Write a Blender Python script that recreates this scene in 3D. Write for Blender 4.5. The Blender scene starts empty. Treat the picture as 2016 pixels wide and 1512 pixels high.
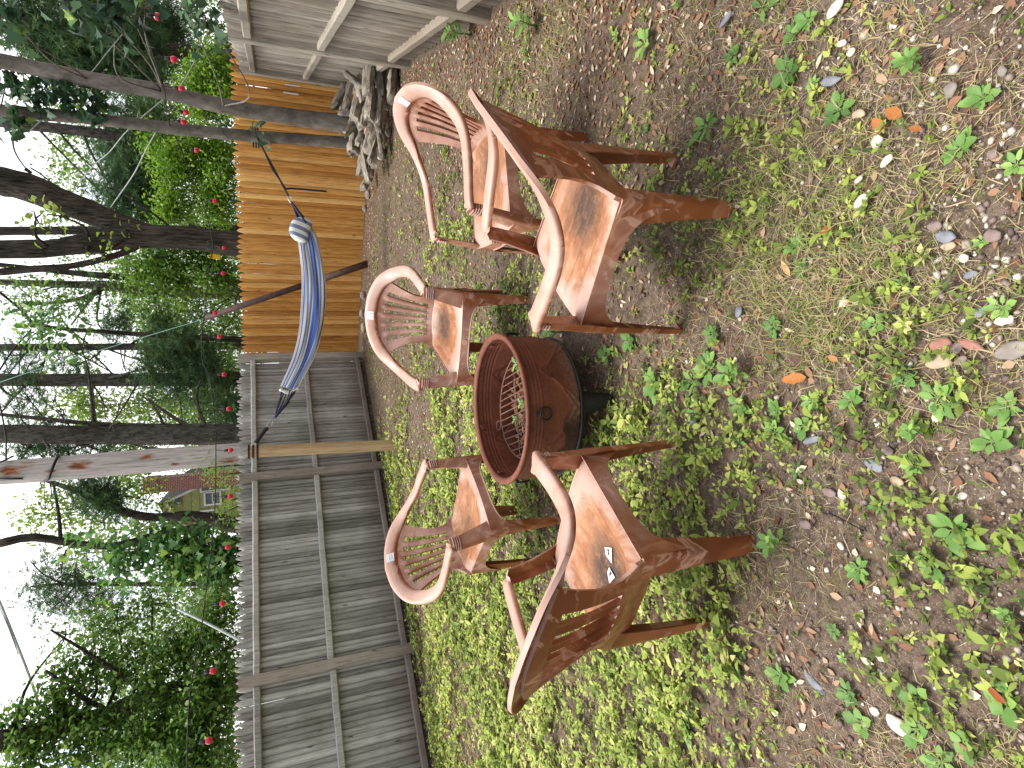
import bpy, math, random
import numpy as np
from mathutils import Vector, Matrix
rng = np.random.default_rng(11); random.seed(11)
SC = bpy.context.scene
COL = SC.collection
# ------------------------------------------------------------------ camera (calibrated from the five equal chairs)
FPX, PITCH, ROLL, CH = 1150.0, 0.38619, -0.04282, 1.3772
Fv = np.array([0, math.cos(PITCH), -math.sin(PITCH)]); R0 = np.array([1.0, 0, 0]); U0 = np.cross(R0, Fv)
Rv = math.cos(ROLL)*R0 + math.sin(ROLL)*U0; Uv = -math.sin(ROLL)*R0 + math.cos(ROLL)*U0
CAM = np.array([0, 0, CH])
def ray(px, py): return Fv + Rv*((1512-py)-756)/FPX - Uv*(px-1008)/FPX
def at(px, py, Y):
    d = ray(px, py); return CAM + d*Y/d[1]
def onz(px, py, z=0.0):
    d = ray(px, py); return CAM + d*(z-CH)/d[2]
def depth(P): return float((np.asarray(P)-CAM) @ Fv)
cd = bpy.data.cameras.new('camera'); cam = bpy.data.objects.new('camera', cd); COL.objects.link(cam)
cd.sensor_fit = 'HORIZONTAL'; cd.sensor_width = 36; cd.lens = 36*FPX/2016; cd.clip_start = .05; cd.clip_end = 600
M = Matrix([[-Uv[i], Rv[i], -Fv[i], CAM[i]] for i in range(3)] + [[0, 0, 0, 1]])
cam.matrix_world = M; SC.camera = cam
# ------------------------------------------------------------------ helpers
def tag(o, label=None, cat=None, group=None, kind=None):
    if label: o['label'] = label
    if cat: o['category'] = cat
    if group: o['group'] = group
    if kind: o['kind'] = kind
    return o
def link(name, me, parent=None, loc=None):
    o = bpy.data.objects.new(name, me); COL.objects.link(o)
    if parent: o.parent = parent
    if loc is not None: o.location = [float(a) for a in loc]
    return o
def empty(name, loc, rz=0):
    o = link(name, None, loc=loc); o.rotation_euler = (0, 0, rz); o.empty_display_size = .1; return o
def np_mesh(name, V, F, mat, tint=None, smooth=False):
    """V (n,3); F list of arrays (m,k)"""
    V = np.asarray(V, dtype=np.float32)
    if not isinstance(F, list): F = [F]
    F = [np.asarray(f, dtype=np.int32) for f in F if len(f)]
    me = bpy.data.meshes.new(name); me.vertices.add(len(V)); me.vertices.foreach_set('co', V.ravel())
    nl = sum(f.size for f in F); npoly = sum(len(f) for f in F)
    me.loops.add(nl); me.polygons.add(npoly)
    me.loops.foreach_set('vertex_index', np.concatenate([f.ravel() for f in F]))
    tot = np.concatenate([np.full(len(f), f.shape[1], dtype=np.int32) for f in F])
    st = np.concatenate([[0], np.cumsum(tot)[:-1]]).astype(np.int32)
    me.polygons.foreach_set('loop_start', st); me.polygons.foreach_set('loop_total', tot)
    if smooth: me.polygons.foreach_set('use_smooth', np.ones(npoly, dtype=bool))
    if tint is not None:
        a = me.attributes.new('tint', 'FLOAT', 'POINT'); a.data.foreach_set('value', np.asarray(tint, dtype=np.float32))
    me.update(calc_edges=True); me.validate()
    if mat: me.materials.append(mat)
    return me
class MB:
    def __init__(s): s.v = []; s.f = []; s.t = []
    def add(s, V, F, tint=.5):
        b = len(s.v); V = [tuple(map(float, p)) for p in V]; s.v += V
        s.f += [tuple(i+b for i in f) for f in F]
        s.t += list(tint) if hasattr(tint, '__len__') else [tint]*len(V)
    def box(s, c, dx, dy, dz, X=(1, 0, 0), Y=(0, 1, 0), Z=(0, 0, 1), tint=.5, taper=1.0):
        c = np.array(c, float); X, Y, Z = [np.array(a, float) for a in (X, Y, Z)]
        V = []
        for k in (-1, 1):
            q = 1 if k < 0 else taper
            for i, j in ((-1, -1), (1, -1), (1, 1), (-1, 1)): V.append(c+X*dx/2*i*q+Y*dy/2*j*q+Z*dz/2*k)
        s.add(V, [(3, 2, 1, 0), (4, 5, 6, 7), (0, 1, 5, 4), (1, 2, 6, 5), (2, 3, 7, 6), (3, 0, 4, 7)], tint)
    def tube(s, P, R, n=8, cap=True, tint=.5, rough=0.0, closed=False):
        P = np.asarray(P, float); m = len(P); R = np.full(m, R) if np.isscalar(R) else np.asarray(R, float)
        T = np.gradient(P, axis=0) if not closed else np.roll(P, -1, 0)-np.roll(P, 1, 0)
        T /= np.linalg.norm(T, axis=1)[:, None]+1e-12
        a = np.array([0, 0, 1.0]) if abs(T[0][2]) < .9 else np.array([1.0, 0, 0])
        V = []; N = np.cross(T[0], a); N /= np.linalg.norm(N)
        th = np.linspace(0, 2*np.pi, n, endpoint=False)
        for i in range(m):
            N = N-T[i]*(N@T[i]); N /= np.linalg.norm(N)+1e-12; B = np.cross(T[i], N)
            rr = R[i]*(1+rough*rng.uniform(-1, 1, n)) if rough else np.full(n, R[i])
            V += list(P[i]+np.cos(th)[:, None]*N*rr[:, None]+np.sin(th)[:, None]*B*rr[:, None])
        F = []
        for i in range(m if closed else m-1):
            i2 = (i+1) % m
            for j in range(n): F.append((i*n+j, i*n+(j+1) % n, i2*n+(j+1) % n, i2*n+j))
        if cap and not closed: F += [tuple(range(n-1, -1, -1)), tuple((m-1)*n+j for j in range(n))]
        s.add(V, F, tint)
    def ring(s, c, r, rt, ax1=(1, 0, 0), ax2=(0, 1, 0), n=40, k=8, tint=.5):
        th = np.linspace(0, 2*np.pi, n, endpoint=False)
        P = np.array(c)+r*np.cos(th)[:, None]*np.array(ax1)+r*np.sin(th)[:, None]*np.array(ax2)
        s.tube(P, rt, k, closed=True, tint=tint)
    def mesh(s, name, mat, smooth=False):
        me = bpy.data.meshes.new(name); me.from_pydata(s.v, [], s.f); me.validate()
        if smooth: me.polygons.foreach_set('use_smooth', np.ones(len(me.polygons), dtype=bool))
        if len(me.vertices) == len(s.t):
            a = me.attributes.new('tint', 'FLOAT', 'POINT'); a.data.foreach_set('value', np.array(s.t, dtype=np.float32))
        if mat: me.materials.append(mat)
        me.update(); return me
    def build(s, name, mat, parent=None, smooth=False, loc=None): return link(name, s.mesh(name, mat, smooth), parent, loc)
def solid_grid(mb, P, mask=None, th=.004, tint=.5):
    """grid (a,b,3) of points -> solid sheet of thickness th (offset against the normals)"""
    P = np.asarray(P, float); a, b = P.shape[:2]
    du = np.gradient(P, axis=0); dv = np.gradient(P, axis=1); N = np.cross(du, dv); N /= np.linalg.norm(N, axis=2)[..., None]+1e-12
    Q = P-N*th; V = np.concatenate([P.reshape(-1, 3), Q.reshape(-1, 3)]); o = a*b
    if mask is None: mask = np.ones((a-1, b-1), bool)
    F = []; I = lambda i, j: i*b+j
    for i in range(a-1):
        for j in range(b-1):
            if not mask[i, j]: continue
            q = (I(i, j), I(i+1, j), I(i+1, j+1), I(i, j+1)); F.append(q); F.append(tuple(o+k for k in q[::-1]))
            for di, dj, e in ((0, -1, (q[0], q[1])), (0, 1, (q[2], q[3])), (-1, 0, (q[3], q[0])), (1, 0, (q[1], q[2]))):
                ii, jj = i+di, j+dj
                if ii < 0 or jj < 0 or ii >= a-1 or jj >= b-1 or not mask[ii, jj]:
                    F.append((e[1], e[0], o+e[0], o+e[1]))
    used = sorted({k for f in F for k in f}); mp = {k: n for n, k in enumerate(used)}
    mb.add(V[used], [tuple(mp[k] for k in f) for f in F], tint)
def smoothpath(P, n):
    P = np.asarray(P, float); k = len(P); out = []
    ext = np.vstack([2*P[0]-P[1], P, 2*P[-1]-P[-2]])
    for t in np.linspace(0, k-1, n):
        i = min(int(t), k-2); u = t-i; p0, p1, p2, p3 = ext[i:i+4]
        out.append(.5*(2*p1+(p2-p0)*u+(2*p0-5*p1+4*p2-p3)*u*u+(-p0+3*p1-3*p2+p3)*u**3))
    return np.array(out)
def copy_tree(o, parent=None):
    c = o.copy(); COL.objects.link(c)
    if parent: c.parent = parent
    for ch in list(o.children): copy_tree(ch, c)
    return c
# cheap smooth value noise on the plane
_G = rng.random((64, 64))
def vnoise(x, y, s=1.0):
    x = np.asarray(x)*s+100.3; y = np.asarray(y)*s+57.7
    i = np.floor(x).astype(int); j = np.floor(y).astype(int); u = x-i; v = y-j; u = u*u*(3-2*u); v = v*v*(3-2*v)
    g = lambda a, b: _G[a % 64, b % 64]
    return (g(i, j)*(1-u)+g(i+1, j)*u)*(1-v)+(g(i, j+1)*(1-u)+g(i+1, j+1)*u)*v
def fbm(x, y, s=1.0): return vnoise(x, y, s)*.55+vnoise(x, y, s*2.3)*.3+vnoise(x, y, s*5.1)*.15
def sstep(a, b, x):
    t = np.clip((np.asarray(x)-a)/(b-a), 0, 1); return t*t*(3-2*t)
# ------------------------------------------------------------------ node helpers
class NT:
    def __init__(s, name):
        s.m = bpy.data.materials.new(name); s.m.use_nodes = True; s.t = s.m.node_tree; s.t.nodes.clear()
        s.out = s.n('ShaderNodeOutputMaterial')
    def n(s, typ, **kw):
        nd = s.t.nodes.new(typ)
        for k, v in kw.items():
            if k in nd.inputs: s.set(nd.inputs[k], v)
            else: setattr(nd, k, v)
        return nd
    def set(s, sock, v):
        if isinstance(v, bpy.types.NodeSocket): s.t.links.new(v, sock)
        elif isinstance(v, bpy.types.Node): s.t.links.new(v.outputs[0], sock)
        else: sock.default_value = v
    def coord(s, which='Object', scale=(1, 1, 1), offset=None):
        tc = s.n('ShaderNodeTexCoord'); mp = s.n('ShaderNodeMapping'); s.set(mp.inputs['Vector'], tc.outputs[which]); mp.inputs['Scale'].default_value = scale
        if offset is not None: s.set(mp.inputs['Location'], offset)
        return mp.outputs[0]
    def noise(s, vec, scale=5, detail=4, rough=.55, dist=0.0):
        nd = s.n('ShaderNodeTexNoise'); s.set(nd.inputs['Vector'], vec); nd.inputs['Scale'].default_value = scale
        nd.inputs['Detail'].default_value = detail; nd.inputs['Roughness'].default_value = rough; nd.inputs['Distortion'].default_value = dist
        return nd.outputs['Fac']
    def ramp(s, fac, stops, interp='LINEAR'):
        nd = s.n('ShaderNodeValToRGB'); s.set(nd.inputs[0], fac); cr = nd.color_ramp; cr.interpolation = interp
        while len(cr.elements) < len(stops): cr.elements.new(.5)
        for e, (p, c) in zip(cr.elements, stops):
            e.position = p; e.color = (*c, 1) if len(c) == 3 else c
        return nd.outputs[0]
    def framp(s, fac, a, b, lo=0.0, hi=1.0):
        nd = s.n('ShaderNodeMapRange'); s.set(nd.inputs[0], fac); nd.clamp = True
        for k, v in zip(('From Min', 'From Max', 'To Min', 'To Max'), (a, b, lo, hi)): nd.inputs[k].default_value = v
        return nd.outputs[0]
    def mix(s, fac, a, b, mode='MIX'):
        nd = s.n('ShaderNodeMix', data_type='RGBA', blend_type=mode); s.set(nd.inputs[0], fac)
        for sk, v in ((nd.inputs[6], a), (nd.inputs[7], b)):
            s.set(sk, (*v, 1) if isinstance(v, tuple) and len(v) == 3 else v)
        return nd.outputs[2]
    def math(s, op, a, b=0.0):
        nd = s.n('ShaderNodeMath', operation=op); s.set(nd.inputs[0], a); s.set(nd.inputs[1], b); return nd.outputs[0]
    def attr(s, name='tint'): return s.n('ShaderNodeAttribute', attribute_name=name).outputs['Fac']
    def bump(s, h, strength=.4, dist=.01):
        nd = s.n('ShaderNodeBump'); s.set(nd.inputs['Height'], h); nd.inputs['Strength'].default_value = strength; nd.inputs['Distance'].default_value = dist; return nd.outputs[0]
    def bsdf(s, color, rough=.7, normal=None, metal=0.0, spec=.5, **kw):
        b = s.n('ShaderNodeBsdfPrincipled'); s.set(b.inputs['Base Color'], (*color, 1) if isinstance(color, tuple) and len(color) == 3 else color)
        s.set(b.inputs['Roughness'], rough); s.set(b.inputs['Metallic'], metal); s.set(b.inputs['Specular IOR Level'], spec)
        if normal is not None: s.set(b.inputs['Normal'], normal)
        s.t.links.new(b.outputs[0], s.out.inputs[0]); return b
MATS = {}
def plain(name, col, rough=.6, metal=0.0, var=.25, scale=30, spec=.4):
    t = NT(name); v = t.coord('Object'); f = t.noise(v, scale, 5)
    c = t.mix(t.framp(f, .3, .7), tuple(a*(1-var) for a in col), tuple(min(1, a*(1+var)) for a in col))
    t.bsdf(c, rough, t.bump(f, .25, .004), metal, spec); return t.m
def leafmat(name, stops, rough=.55, trans=.35, spec=.3):
    t = NT(name); c = t.ramp(t.attr(), stops)
    b = t.bsdf(c, rough, None, 0.0, spec)
    tr = t.n('ShaderNodeBsdfTranslucent'); t.set(tr.inputs[0], t.mix(.5, c, t.mix(1.0, c, (1.0, 1.0, .55), 'MULTIPLY')))
    mx = t.n('ShaderNodeMixShader'); mx.inputs[0].default_value = trans
    t.t.links.new(b.outputs[0], mx.inputs[1]); t.t.links.new(tr.outputs[0], mx.inputs[2]); t.t.links.new(mx.outputs[0], t.out.inputs[0]); return t.m
def m_soil():
    t = NT('soil'); v = t.coord('Object'); n1 = t.noise(v, 1.3, 6, .6); n2 = t.noise(v, 38, 6, .7); n3 = t.noise(v, 220, 3, .6)
    c = t.ramp(n2, [(.30, (.050, .036, .027)), (.5, (.135, .101, .077)), (.70, (.25, .198, .153))])
    c = t.mix(t.framp(n1, .35, .65), c, t.mix(1.0, c, (.80, .74, .66), 'MULTIPLY'))
    c = t.mix(t.framp(n3, .58, .66), c, (.30, .24, .185)); n5 = t.noise(v, 90, 4, .7); c = t.mix(t.framp(n5, .40, .32), c, (.075, .055, .042)); c = t.mix(t.framp(n5, .63, .69), c, (.29, .225, .165))
    moss = t.math('MULTIPLY', t.framp(t.noise(v, 2.3, 5, .65), .56, .66), t.framp(n2, .4, .6)); c = t.mix(t.math('MULTIPLY', moss, .75), c, (.10, .095, .012))
    h = t.math('ADD', n2, t.math('MULTIPLY', n3, .5)); t.bsdf(c, .95, t.bump(h, .8, .012), 0.0, .15); return t.m
def m_wood(name, dark, mid, light, splash=None, green=None, grain=(22, 22, 1.6), knots=True):
    t = NT(name); v = t.coord('Object', grain); tn = t.attr()
    n1 = t.noise(v, 2.4, 6, .65, .6); n2 = t.noise(t.coord('Object'), 1.7, 4); n4 = t.noise(t.coord('Object', (90, 90, 3)), 1.5, 3)
    f = t.math('ADD', t.math('MULTIPLY', n1, .55), t.math('MULTIPLY', tn, .45))
    c = t.ramp(f, [(.26, dark), (.48, mid), (.72, light)])
    c = t.mix(t.framp(n4, .54, .68), c, t.mix(1.0, c, (.52, .47, .43), 'MULTIPLY'))
    if knots:
        vo = t.n('ShaderNodeTexVoronoi'); t.set(vo.inputs['Vector'], t.coord('Object', (9, 9, 2.2))); vo.inputs['Scale'].default_value = 1.1
        c = t.mix(t.framp(vo.outputs['Distance'], .10, .04), c, tuple(a*.45 for a in dark))
    if green: c = t.mix(t.math('MULTIPLY', t.framp(n2, .5, .68), .5), c, green)
    if splash:
        z = t.n('ShaderNodeSeparateXYZ'); t.set(z.inputs[0], t.coord('Object')); zz = t.math('ADD', z.outputs[2], t.math('MULTIPLY', t.math('SUBTRACT', n2, .5), .5))
        c = t.mix(t.framp(zz, .42, .05, 0, .8), c, splash)
    t.bsdf(c, .85, t.bump(t.math('ADD', n1, n4), .5, .006), 0.0, .2); return t.m
def m_bark(name, dark, light, sc=(14, 14, 2.5), strength=.9, dist=.03):
    t = NT(name); v = t.coord('Object', sc); n = t.noise(v, 1.6, 7, .65, .5); n2 = t.noise(t.coord('Object'), 2.2, 3)
    c = t.ramp(n, [(.32, dark), (.55, tuple((a+b)/2 for a, b in zip(dark, light))), (.75, light)])
    c = t.mix(t.framp(n2, .42, .62), c, t.mix(1.0, c, (.60, .60, .56), 'MULTIPLY'))
    t.bsdf(c, .95, t.bump(n, strength, dist), 0.0, .1); return t.m
def m_chair():
    t = NT('marbled_resin'); oi = t.n('ShaderNodeObjectInfo'); off = t.math('MULTIPLY', oi.outputs['Random'], 7.0)
    cmb = t.n('ShaderNodeCombineXYZ'); t.set(cmb.inputs[0], off); t.set(cmb.inputs[1], off); v = t.coord('Object', (1, 1, 1), cmb.outputs[0])
    a = t.noise(v, 2.3, 3, .5, 1.6); b = t.noise(v, 5.2, 4, .55, 2.2)
    base = t.ramp(a, [(.30, (.14, .036, .011)), (.43, (.225, .064, .021)), (.50, (.245, .074, .025)), (.515, (.34, .14, .072)), (.55, (.28, .09, .034)), (.60, (.21, .057, .018)), (.72, (.33, .14, .076))])
    base = t.mix(t.math('MULTIPLY', t.framp(b, .58, .61), t.framp(b, .70, .63)), base, (.44, .22, .14))
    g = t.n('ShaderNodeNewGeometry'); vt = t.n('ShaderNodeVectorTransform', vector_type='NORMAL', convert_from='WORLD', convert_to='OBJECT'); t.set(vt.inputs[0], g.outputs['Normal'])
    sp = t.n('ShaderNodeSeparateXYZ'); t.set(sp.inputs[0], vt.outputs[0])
    fade_sheen = t.framp(t.math('ADD', sp.outputs[2], t.math('MULTIPLY', t.math('SUBTRACT', b, .5), .5)), .03, .40)       # chalky sun-bleached resin plus painted sky sheen on the upper faces
    c = t.mix(t.math('MULTIPLY', fade_sheen, .74), base, t.mix(t.framp(a, .4, .6), (.60, .415, .35), (.52, .33, .26)))
    # grime worn into the dish of the seat
    p = t.n('ShaderNodeSeparateXYZ'); t.set(p.inputs[0], t.coord('Object'))
    x2 = t.math('MULTIPLY', p.outputs[0], p.outputs[0]); y1 = t.math('ADD', p.outputs[1], t.math('MULTIPLY', oi.outputs['Random'], .05)); y2 = t.math('MULTIPLY', y1, y1)
    d = t.math('SQRT', t.math('ADD', t.math('MULTIPLY', x2, 1.15), t.math('MULTIPLY', y2, 1.0)))
    zok = t.math('MULTIPLY', t.framp(p.outputs[2], .385, .395), t.framp(p.outputs[2], .447, .437))
    nz = t.noise(v, 9, 7, .7, 1.0); st = t.noise(t.coord('Object', (15, 6, 6)), 1.6, 7, .72, .8)
    rad = t.math('ADD', d, t.math('MULTIPLY', t.math('SUBTRACT', nz, .5), .2))
    brown = t.math('MULTIPLY', t.framp(rad, .262, .205), zok)
    c = t.mix(t.math('MULTIPLY', brown, t.framp(st, .70, .58, .35, .92)), c, t.ramp(t.math('ADD', t.math('MULTIPLY', st, .6), t.math('MULTIPLY', nz, .4)), [(.34, (.16, .055, .018)), (.48, (.31, .12, .042)), (.58, (.42, .19, .08)), (.70, (.50, .29, .18))]))
    nz2 = t.noise(v, 26, 6, .75); rad2 = t.math('ADD', t.math('SQRT', t.math('ADD', x2, t.math('MULTIPLY', t.math('ADD', p.outputs[1], .075), t.math('ADD', p.outputs[1], .075)))), t.math('MULTIPLY', t.math('SUBTRACT', nz2, .5), .2)); blk = t.math('MULTIPLY', t.math('MULTIPLY', t.framp(rad2, .165, .06), t.framp(nz2, .34, .48, .35, 1.0)), t.math('MULTIPLY', zok, t.framp(oi.outputs['Random'], .0, .6, .55, 1.0)))
    c = t.mix(t.math('MULTIPLY', blk, .9), c, (.03, .02, .014))
    dirt = t.noise(v, 120, 3, .7); c = t.mix(t.framp(dirt, .68, .76, 0, .35), c, (.12, .07, .04))
    t.bsdf(c, t.framp(b, .3, .7, .36, .5), t.bump(t.noise(v, 60, 3), .04, .002), 0.0, .45); return t.m
def m_rust():
    t = NT('rusted_steel'); v = t.coord('Object'); a = t.noise(v, 6, 7, .65, .5); b = t.noise(v, 55, 6, .7); f = t.noise(t.coord('Object', (9, 9, 60)), 3, 4)
    c = t.ramp(t.math('ADD', t.math('MULTIPLY', a, .5), t.math('MULTIPLY', b, .5)), [(.3, (.06, .018, .011)), (.46, (.14, .043, .024)), (.60, (.20, .066, .034)), (.76, (.27, .12, .07))])
    p = t.n('ShaderNodeSeparateXYZ'); t.set(p.inputs[0], v)
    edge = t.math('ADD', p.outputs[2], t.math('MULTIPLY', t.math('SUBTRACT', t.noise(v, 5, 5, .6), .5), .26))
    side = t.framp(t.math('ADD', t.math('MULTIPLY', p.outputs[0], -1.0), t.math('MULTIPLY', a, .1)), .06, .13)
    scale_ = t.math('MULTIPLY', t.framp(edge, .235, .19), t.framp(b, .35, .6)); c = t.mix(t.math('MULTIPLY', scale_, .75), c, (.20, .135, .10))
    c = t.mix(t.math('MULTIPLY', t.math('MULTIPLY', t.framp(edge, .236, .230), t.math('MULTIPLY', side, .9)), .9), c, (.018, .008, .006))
    t.bsdf(c, t.framp(b, .3, .7, .5, .75), t.bump(t.math('ADD', b, t.math('MULTIPLY', f, .4)), .3, .004), .15, .4); return t.m
def m_pole():
    t = NT('weathered_pole'); v = t.coord('Object', (16, 16, 1.2)); n = t.noise(v, 2, 6, .65, .4)
    c = t.ramp(n, [(.3, (.32, .29, .27)), (.5, (.52, .48, .455)), (.7, (.66, .62, .59))])
    nz = t.noise(t.coord('Object', (14, 14, 4)), 2, 5); dmin = 9.0; inv = at(471, 893, 9.0)*np.array([1, 1, 0])
    for (px, py, s_) in ((45, 912, 1.0), (155, 917, 1.1), (290, 899, .8), (18, 926, 1.2), (452, 909, 1.1), (98, 928, .5), (398, 886, .5), (215, 930, .5), (345, 915, .45)):
        p_ = at(px, py, 8.845)-inv; mp = t.n('ShaderNodeMapping'); tc = t.n('ShaderNodeTexCoord'); t.set(mp.inputs[0], tc.outputs['Object']); mp.inputs['Location'].default_value = (-p_[0]/s_, -p_[1]/s_, -p_[2]*.5/s_); mp.inputs['Scale'].default_value = (1/s_, 1/s_, .5/s_)
        ln = t.n('ShaderNodeVectorMath', operation='LENGTH'); t.set(ln.inputs[0], mp.outputs[0]); dmin = t.math('MINIMUM', ln.outputs['Value'], dmin)
    k = t.framp(t.math('ADD', dmin, t.math('MULTIPLY', t.math('SUBTRACT', nz, .5), .10)), .07, .025); c = t.mix(k, c, t.ramp(nz, [(.35, (.16, .05, .02)), (.6, (.42, .17, .07))]))
    ck = t.noise(t.coord('Object', (60, 60, 1.4)), 2, 3); c = t.mix(t.framp(ck, .6, .68), c, (.14, .11, .09))
    t.bsdf(c, .85, t.bump(n, .5, .01), 0.0, .2); return t.m
def m_brick():
    t = NT('brick'); b = t.n('ShaderNodeTexBrick'); t.set(b.inputs['Vector'], t.coord('Object', (1, 1, 1)))
    rot = b.inputs['Vector'].links[0].from_node; rot.inputs['Rotation'].default_value = (math.pi/2, 0, 0)
    b.inputs['Color1'].default_value = (.26, .07, .05, 1); b.inputs['Color2'].default_value = (.18, .05, .04, 1); b.inputs['Mortar'].default_value = (.35, .3, .27, 1); b.inputs['Scale'].default_value = 4.6
    b.inputs['Mortar Size'].default_value = .03
    t.bsdf(b.outputs[0], .9, None, 0.0, .2); return t.m
def m_stripes(name, axis_attr, stops, rough=.8):
    t = NT(name); c = t.ramp(t.attr(axis_attr), stops, 'CONSTANT'); n = t.noise(t.coord('Object'), 300, 3)
    c = t.mix(.12, c, n); t.bsdf(c, rough, t.bump(n, .2, .002), 0.0, .2); return t.m
def m_sticker():
    t = NT('printed_sticker'); v = t.coord('Object', (1, 1, 1)); w = t.n('ShaderNodeTexNoise'); t.set(w.inputs['Vector'], t.coord('Object', (190, 1, 1))); w.inputs['Scale'].default_value = 1.0
    p = t.n('ShaderNodeSeparateXYZ'); t.set(p.inputs[0], v)
    k = t.math('MULTIPLY', t.framp(w.outputs['Fac'], .5, .54), t.framp(t.noise(t.coord('Object', (3, 1, 120)), 1.0, 1), .45, .55)); c = t.mix(t.math('MULTIPLY', k, .75), (.72, .74, .75), (.22, .24, .28)); t.bsdf(c, .4); return t.m
GREY_D, GREY_M, GREY_L = (.15, .138, .122), (.37, .35, .32), (.60, .58, .545)
def mats():
    m = MATS
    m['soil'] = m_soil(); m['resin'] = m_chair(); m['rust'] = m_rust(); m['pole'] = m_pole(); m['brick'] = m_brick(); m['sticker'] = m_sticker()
    m['grey'] = m_wood('weathered_wood', GREY_D, GREY_M, GREY_L, (.12, .085, .06), (.13, .135, .095))
    m['greytan'] = m_wood('tan_weathered_wood', (.19, .165, .135), (.34, .30, .25), (.49, .45, .385), (.19, .15, .11), (.16, .165, .115))
    m['cedar'] = m_wood('new_cedar', (.27, .10, .022), (.58, .275, .065), (.82, .50, .18))
    m['pine4'] = m_wood('pressure_treated_pine', (.30, .19, .095), (.50, .35, .19), (.62, .48, .31), None, None, (12, 12, .8), False)
    m['bark'] = m_bark('rough_bark', (.009, .007, .006), (.23, .195, .165), (26, 26, 2.4), 1.0, .06); m['maplebark'] = m_bark('smooth_bark', (.12, .105, .09), (.31, .28, .245), (9, 9, 5), .35, .008)
    m['pinebark'] = m_bark('pine_bark', (.028, .024, .021), (.25, .225, .20), (20, 20, 6), 1.0, .03)
    m['log'] = m_bark('split_log', (.10, .08, .062), (.66, .59, .50), (7, 34, 34), .8, .012)
    m['paleroll'] = m_bark('pale_log', (.28, .26, .23), (.52, .5, .47), (7, 30, 30), .4, .006)
    m['stone'] = plain('grey_stone', (.25, .22, .19), .9, 0, .35, 14); m['palestone'] = plain('pale_quartz', (.62, .56, .46), .7, 0, .2, 25)
    m['slate'] = plain('blue_slate', (.20, .21, .235), .7, 0, .25, 25); m['redstone'] = plain('red_sandstone', (.33, .155, .12), .85, 0, .25, 30); m['mauve'] = plain('mauve_stone', (.235, .17, .155), .85, 0, .25, 30); m['tan'] = plain('tan_stone', (.42, .32, .22), .8, 0, .25, 30)
    m['black'] = plain('black_plastic', (.012, .012, .012), .45); m['blacksteel'] = plain('black_steel', (.02, .019, .018), .5, .3); m['steel'] = plain('grey_steel', (.42, .42, .42), .35, .9, .1)
    m['strap'] = plain('black_webbing', (.015, .014, .016), .8, 0, .4, 200); m['cord'] = plain('navy_cord', (.02, .02, .05), .85, 0, .4, 200); m['trim'] = plain('white_fabric', (.72, .71, .68), .85, 0, .1, 60)
    m['rustpole'] = plain('rusty_brown_paint', (.075, .036, .028), .6, 0, .45, 20); m['wire'] = plain('black_wire', (.012, .012, .012), .6); m['palewire'] = plain('galvanised_wire', (.4, .44, .42), .5); m['greenwire'] = plain('green_cord', (.16, .36, .27), .6)
    m['red'] = plain('red_bulb_glass', (.62, .015, .045), .15, 0, .08, 5, .6); m['yellow'] = plain('yellow_tag', (.75, .52, .02), .5)
    m['white'] = plain('white_paint', (.74, .74, .72), .5, 0, .06, 10); m['siding'] = plain('green_siding', (.30, .34, .13), .7, 0, .1, 4); m['roof'] = plain('roof_shingle', (.06, .055, .05), .9); m['glass'] = plain('window_glass', (.06, .08, .09), .08, 0, .2, 3, .8); m['paleblue'] = plain('pale_siding', (.42, .46, .48), .7, 0, .1, 4)
    m['weed'] = leafmat('broad_leaf', [(0, (.065, .14, .036)), (.5, (.15, .29, .065)), (1, (.33, .50, .12))], .5, .25, .35)
    m['cover'] = leafmat('ground_cover_leaf', [(0, (.05, .08, .018)), (.3, (.15, .205, .04)), (.6, (.33, .42, .08)), (.85, (.53, .58, .15)), (1, (.60, .54, .25))], .6, .3, .25)
    m['blade'] = leafmat('grass_blade', [(0, (.09, .15, .035)), (.35, (.22, .29, .07)), (.55, (.38, .34, .15)), (1, (.62, .50, .31))], .7, .3, .2)
    m['needle'] = leafmat('fallen_needle', [(0, (.12, .055, .035)), (.55, (.27, .145, .085)), (.85, (.42, .29, .19)), (1, (.66, .56, .42))], .8, .05, .2)
    m['dead'] = leafmat('dry_leaf', [(0, (.26, .07, .016)), (.5, (.46, .18, .05)), (1, (.62, .40, .20))], .7, .15, .3)
    m['pebble'] = (lambda t: (t.bsdf(t.ramp(t.attr(), [(0, (.12, .09, .08)), (.45, (.22, .155, .135)), (.7, (.36, .29, .235)), (.85, (.58, .52, .43)), (1, (.80, .75, .65))]), .8, None, 0.0, .3), t.m)[1])(NT('pebble'))
    m['bright'] = leafmat('bright_shrub_leaf', [(0, (.06, .15, .014)), (.5, (.19, .36, .04)), (1, (.46, .62, .11))], .45, .45)
    m['mid'] = leafmat('green_leaf', [(0, (.045, .11, .018)), (.5, (.14, .27, .045)), (1, (.34, .50, .10))], .45, .4)
    m['pale'] = leafmat('pale_leaf', [(0, (.12, .20, .03)), (.5, (.26, .38, .07)), (1, (.42, .52, .14))], .5, .5)
    m['shade'] = leafmat('shaded_maple_leaf', [(0, (.025, .065, .04)), (.5, (.06, .13, .075)), (.85, (.12, .22, .09)), (1, (.32, .46, .07))], .45, .3)  # darker, bluer copy of the maple leaf, shade put into its colour
    m['maple'] = leafmat('maple_leaf', [(0, (.05, .13, .05)), (.5, (.14, .29, .10)), (.8, (.28, .45, .12)), (1, (.46, .60, .13))], .45, .4)
    m['ivy'] = leafmat('ivy_leaf', [(0, (.03, .075, .018)), (.4, (.12, .24, .05)), (.75, (.26, .42, .095)), (1, (.50, .62, .22))], .45, .35)
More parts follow.
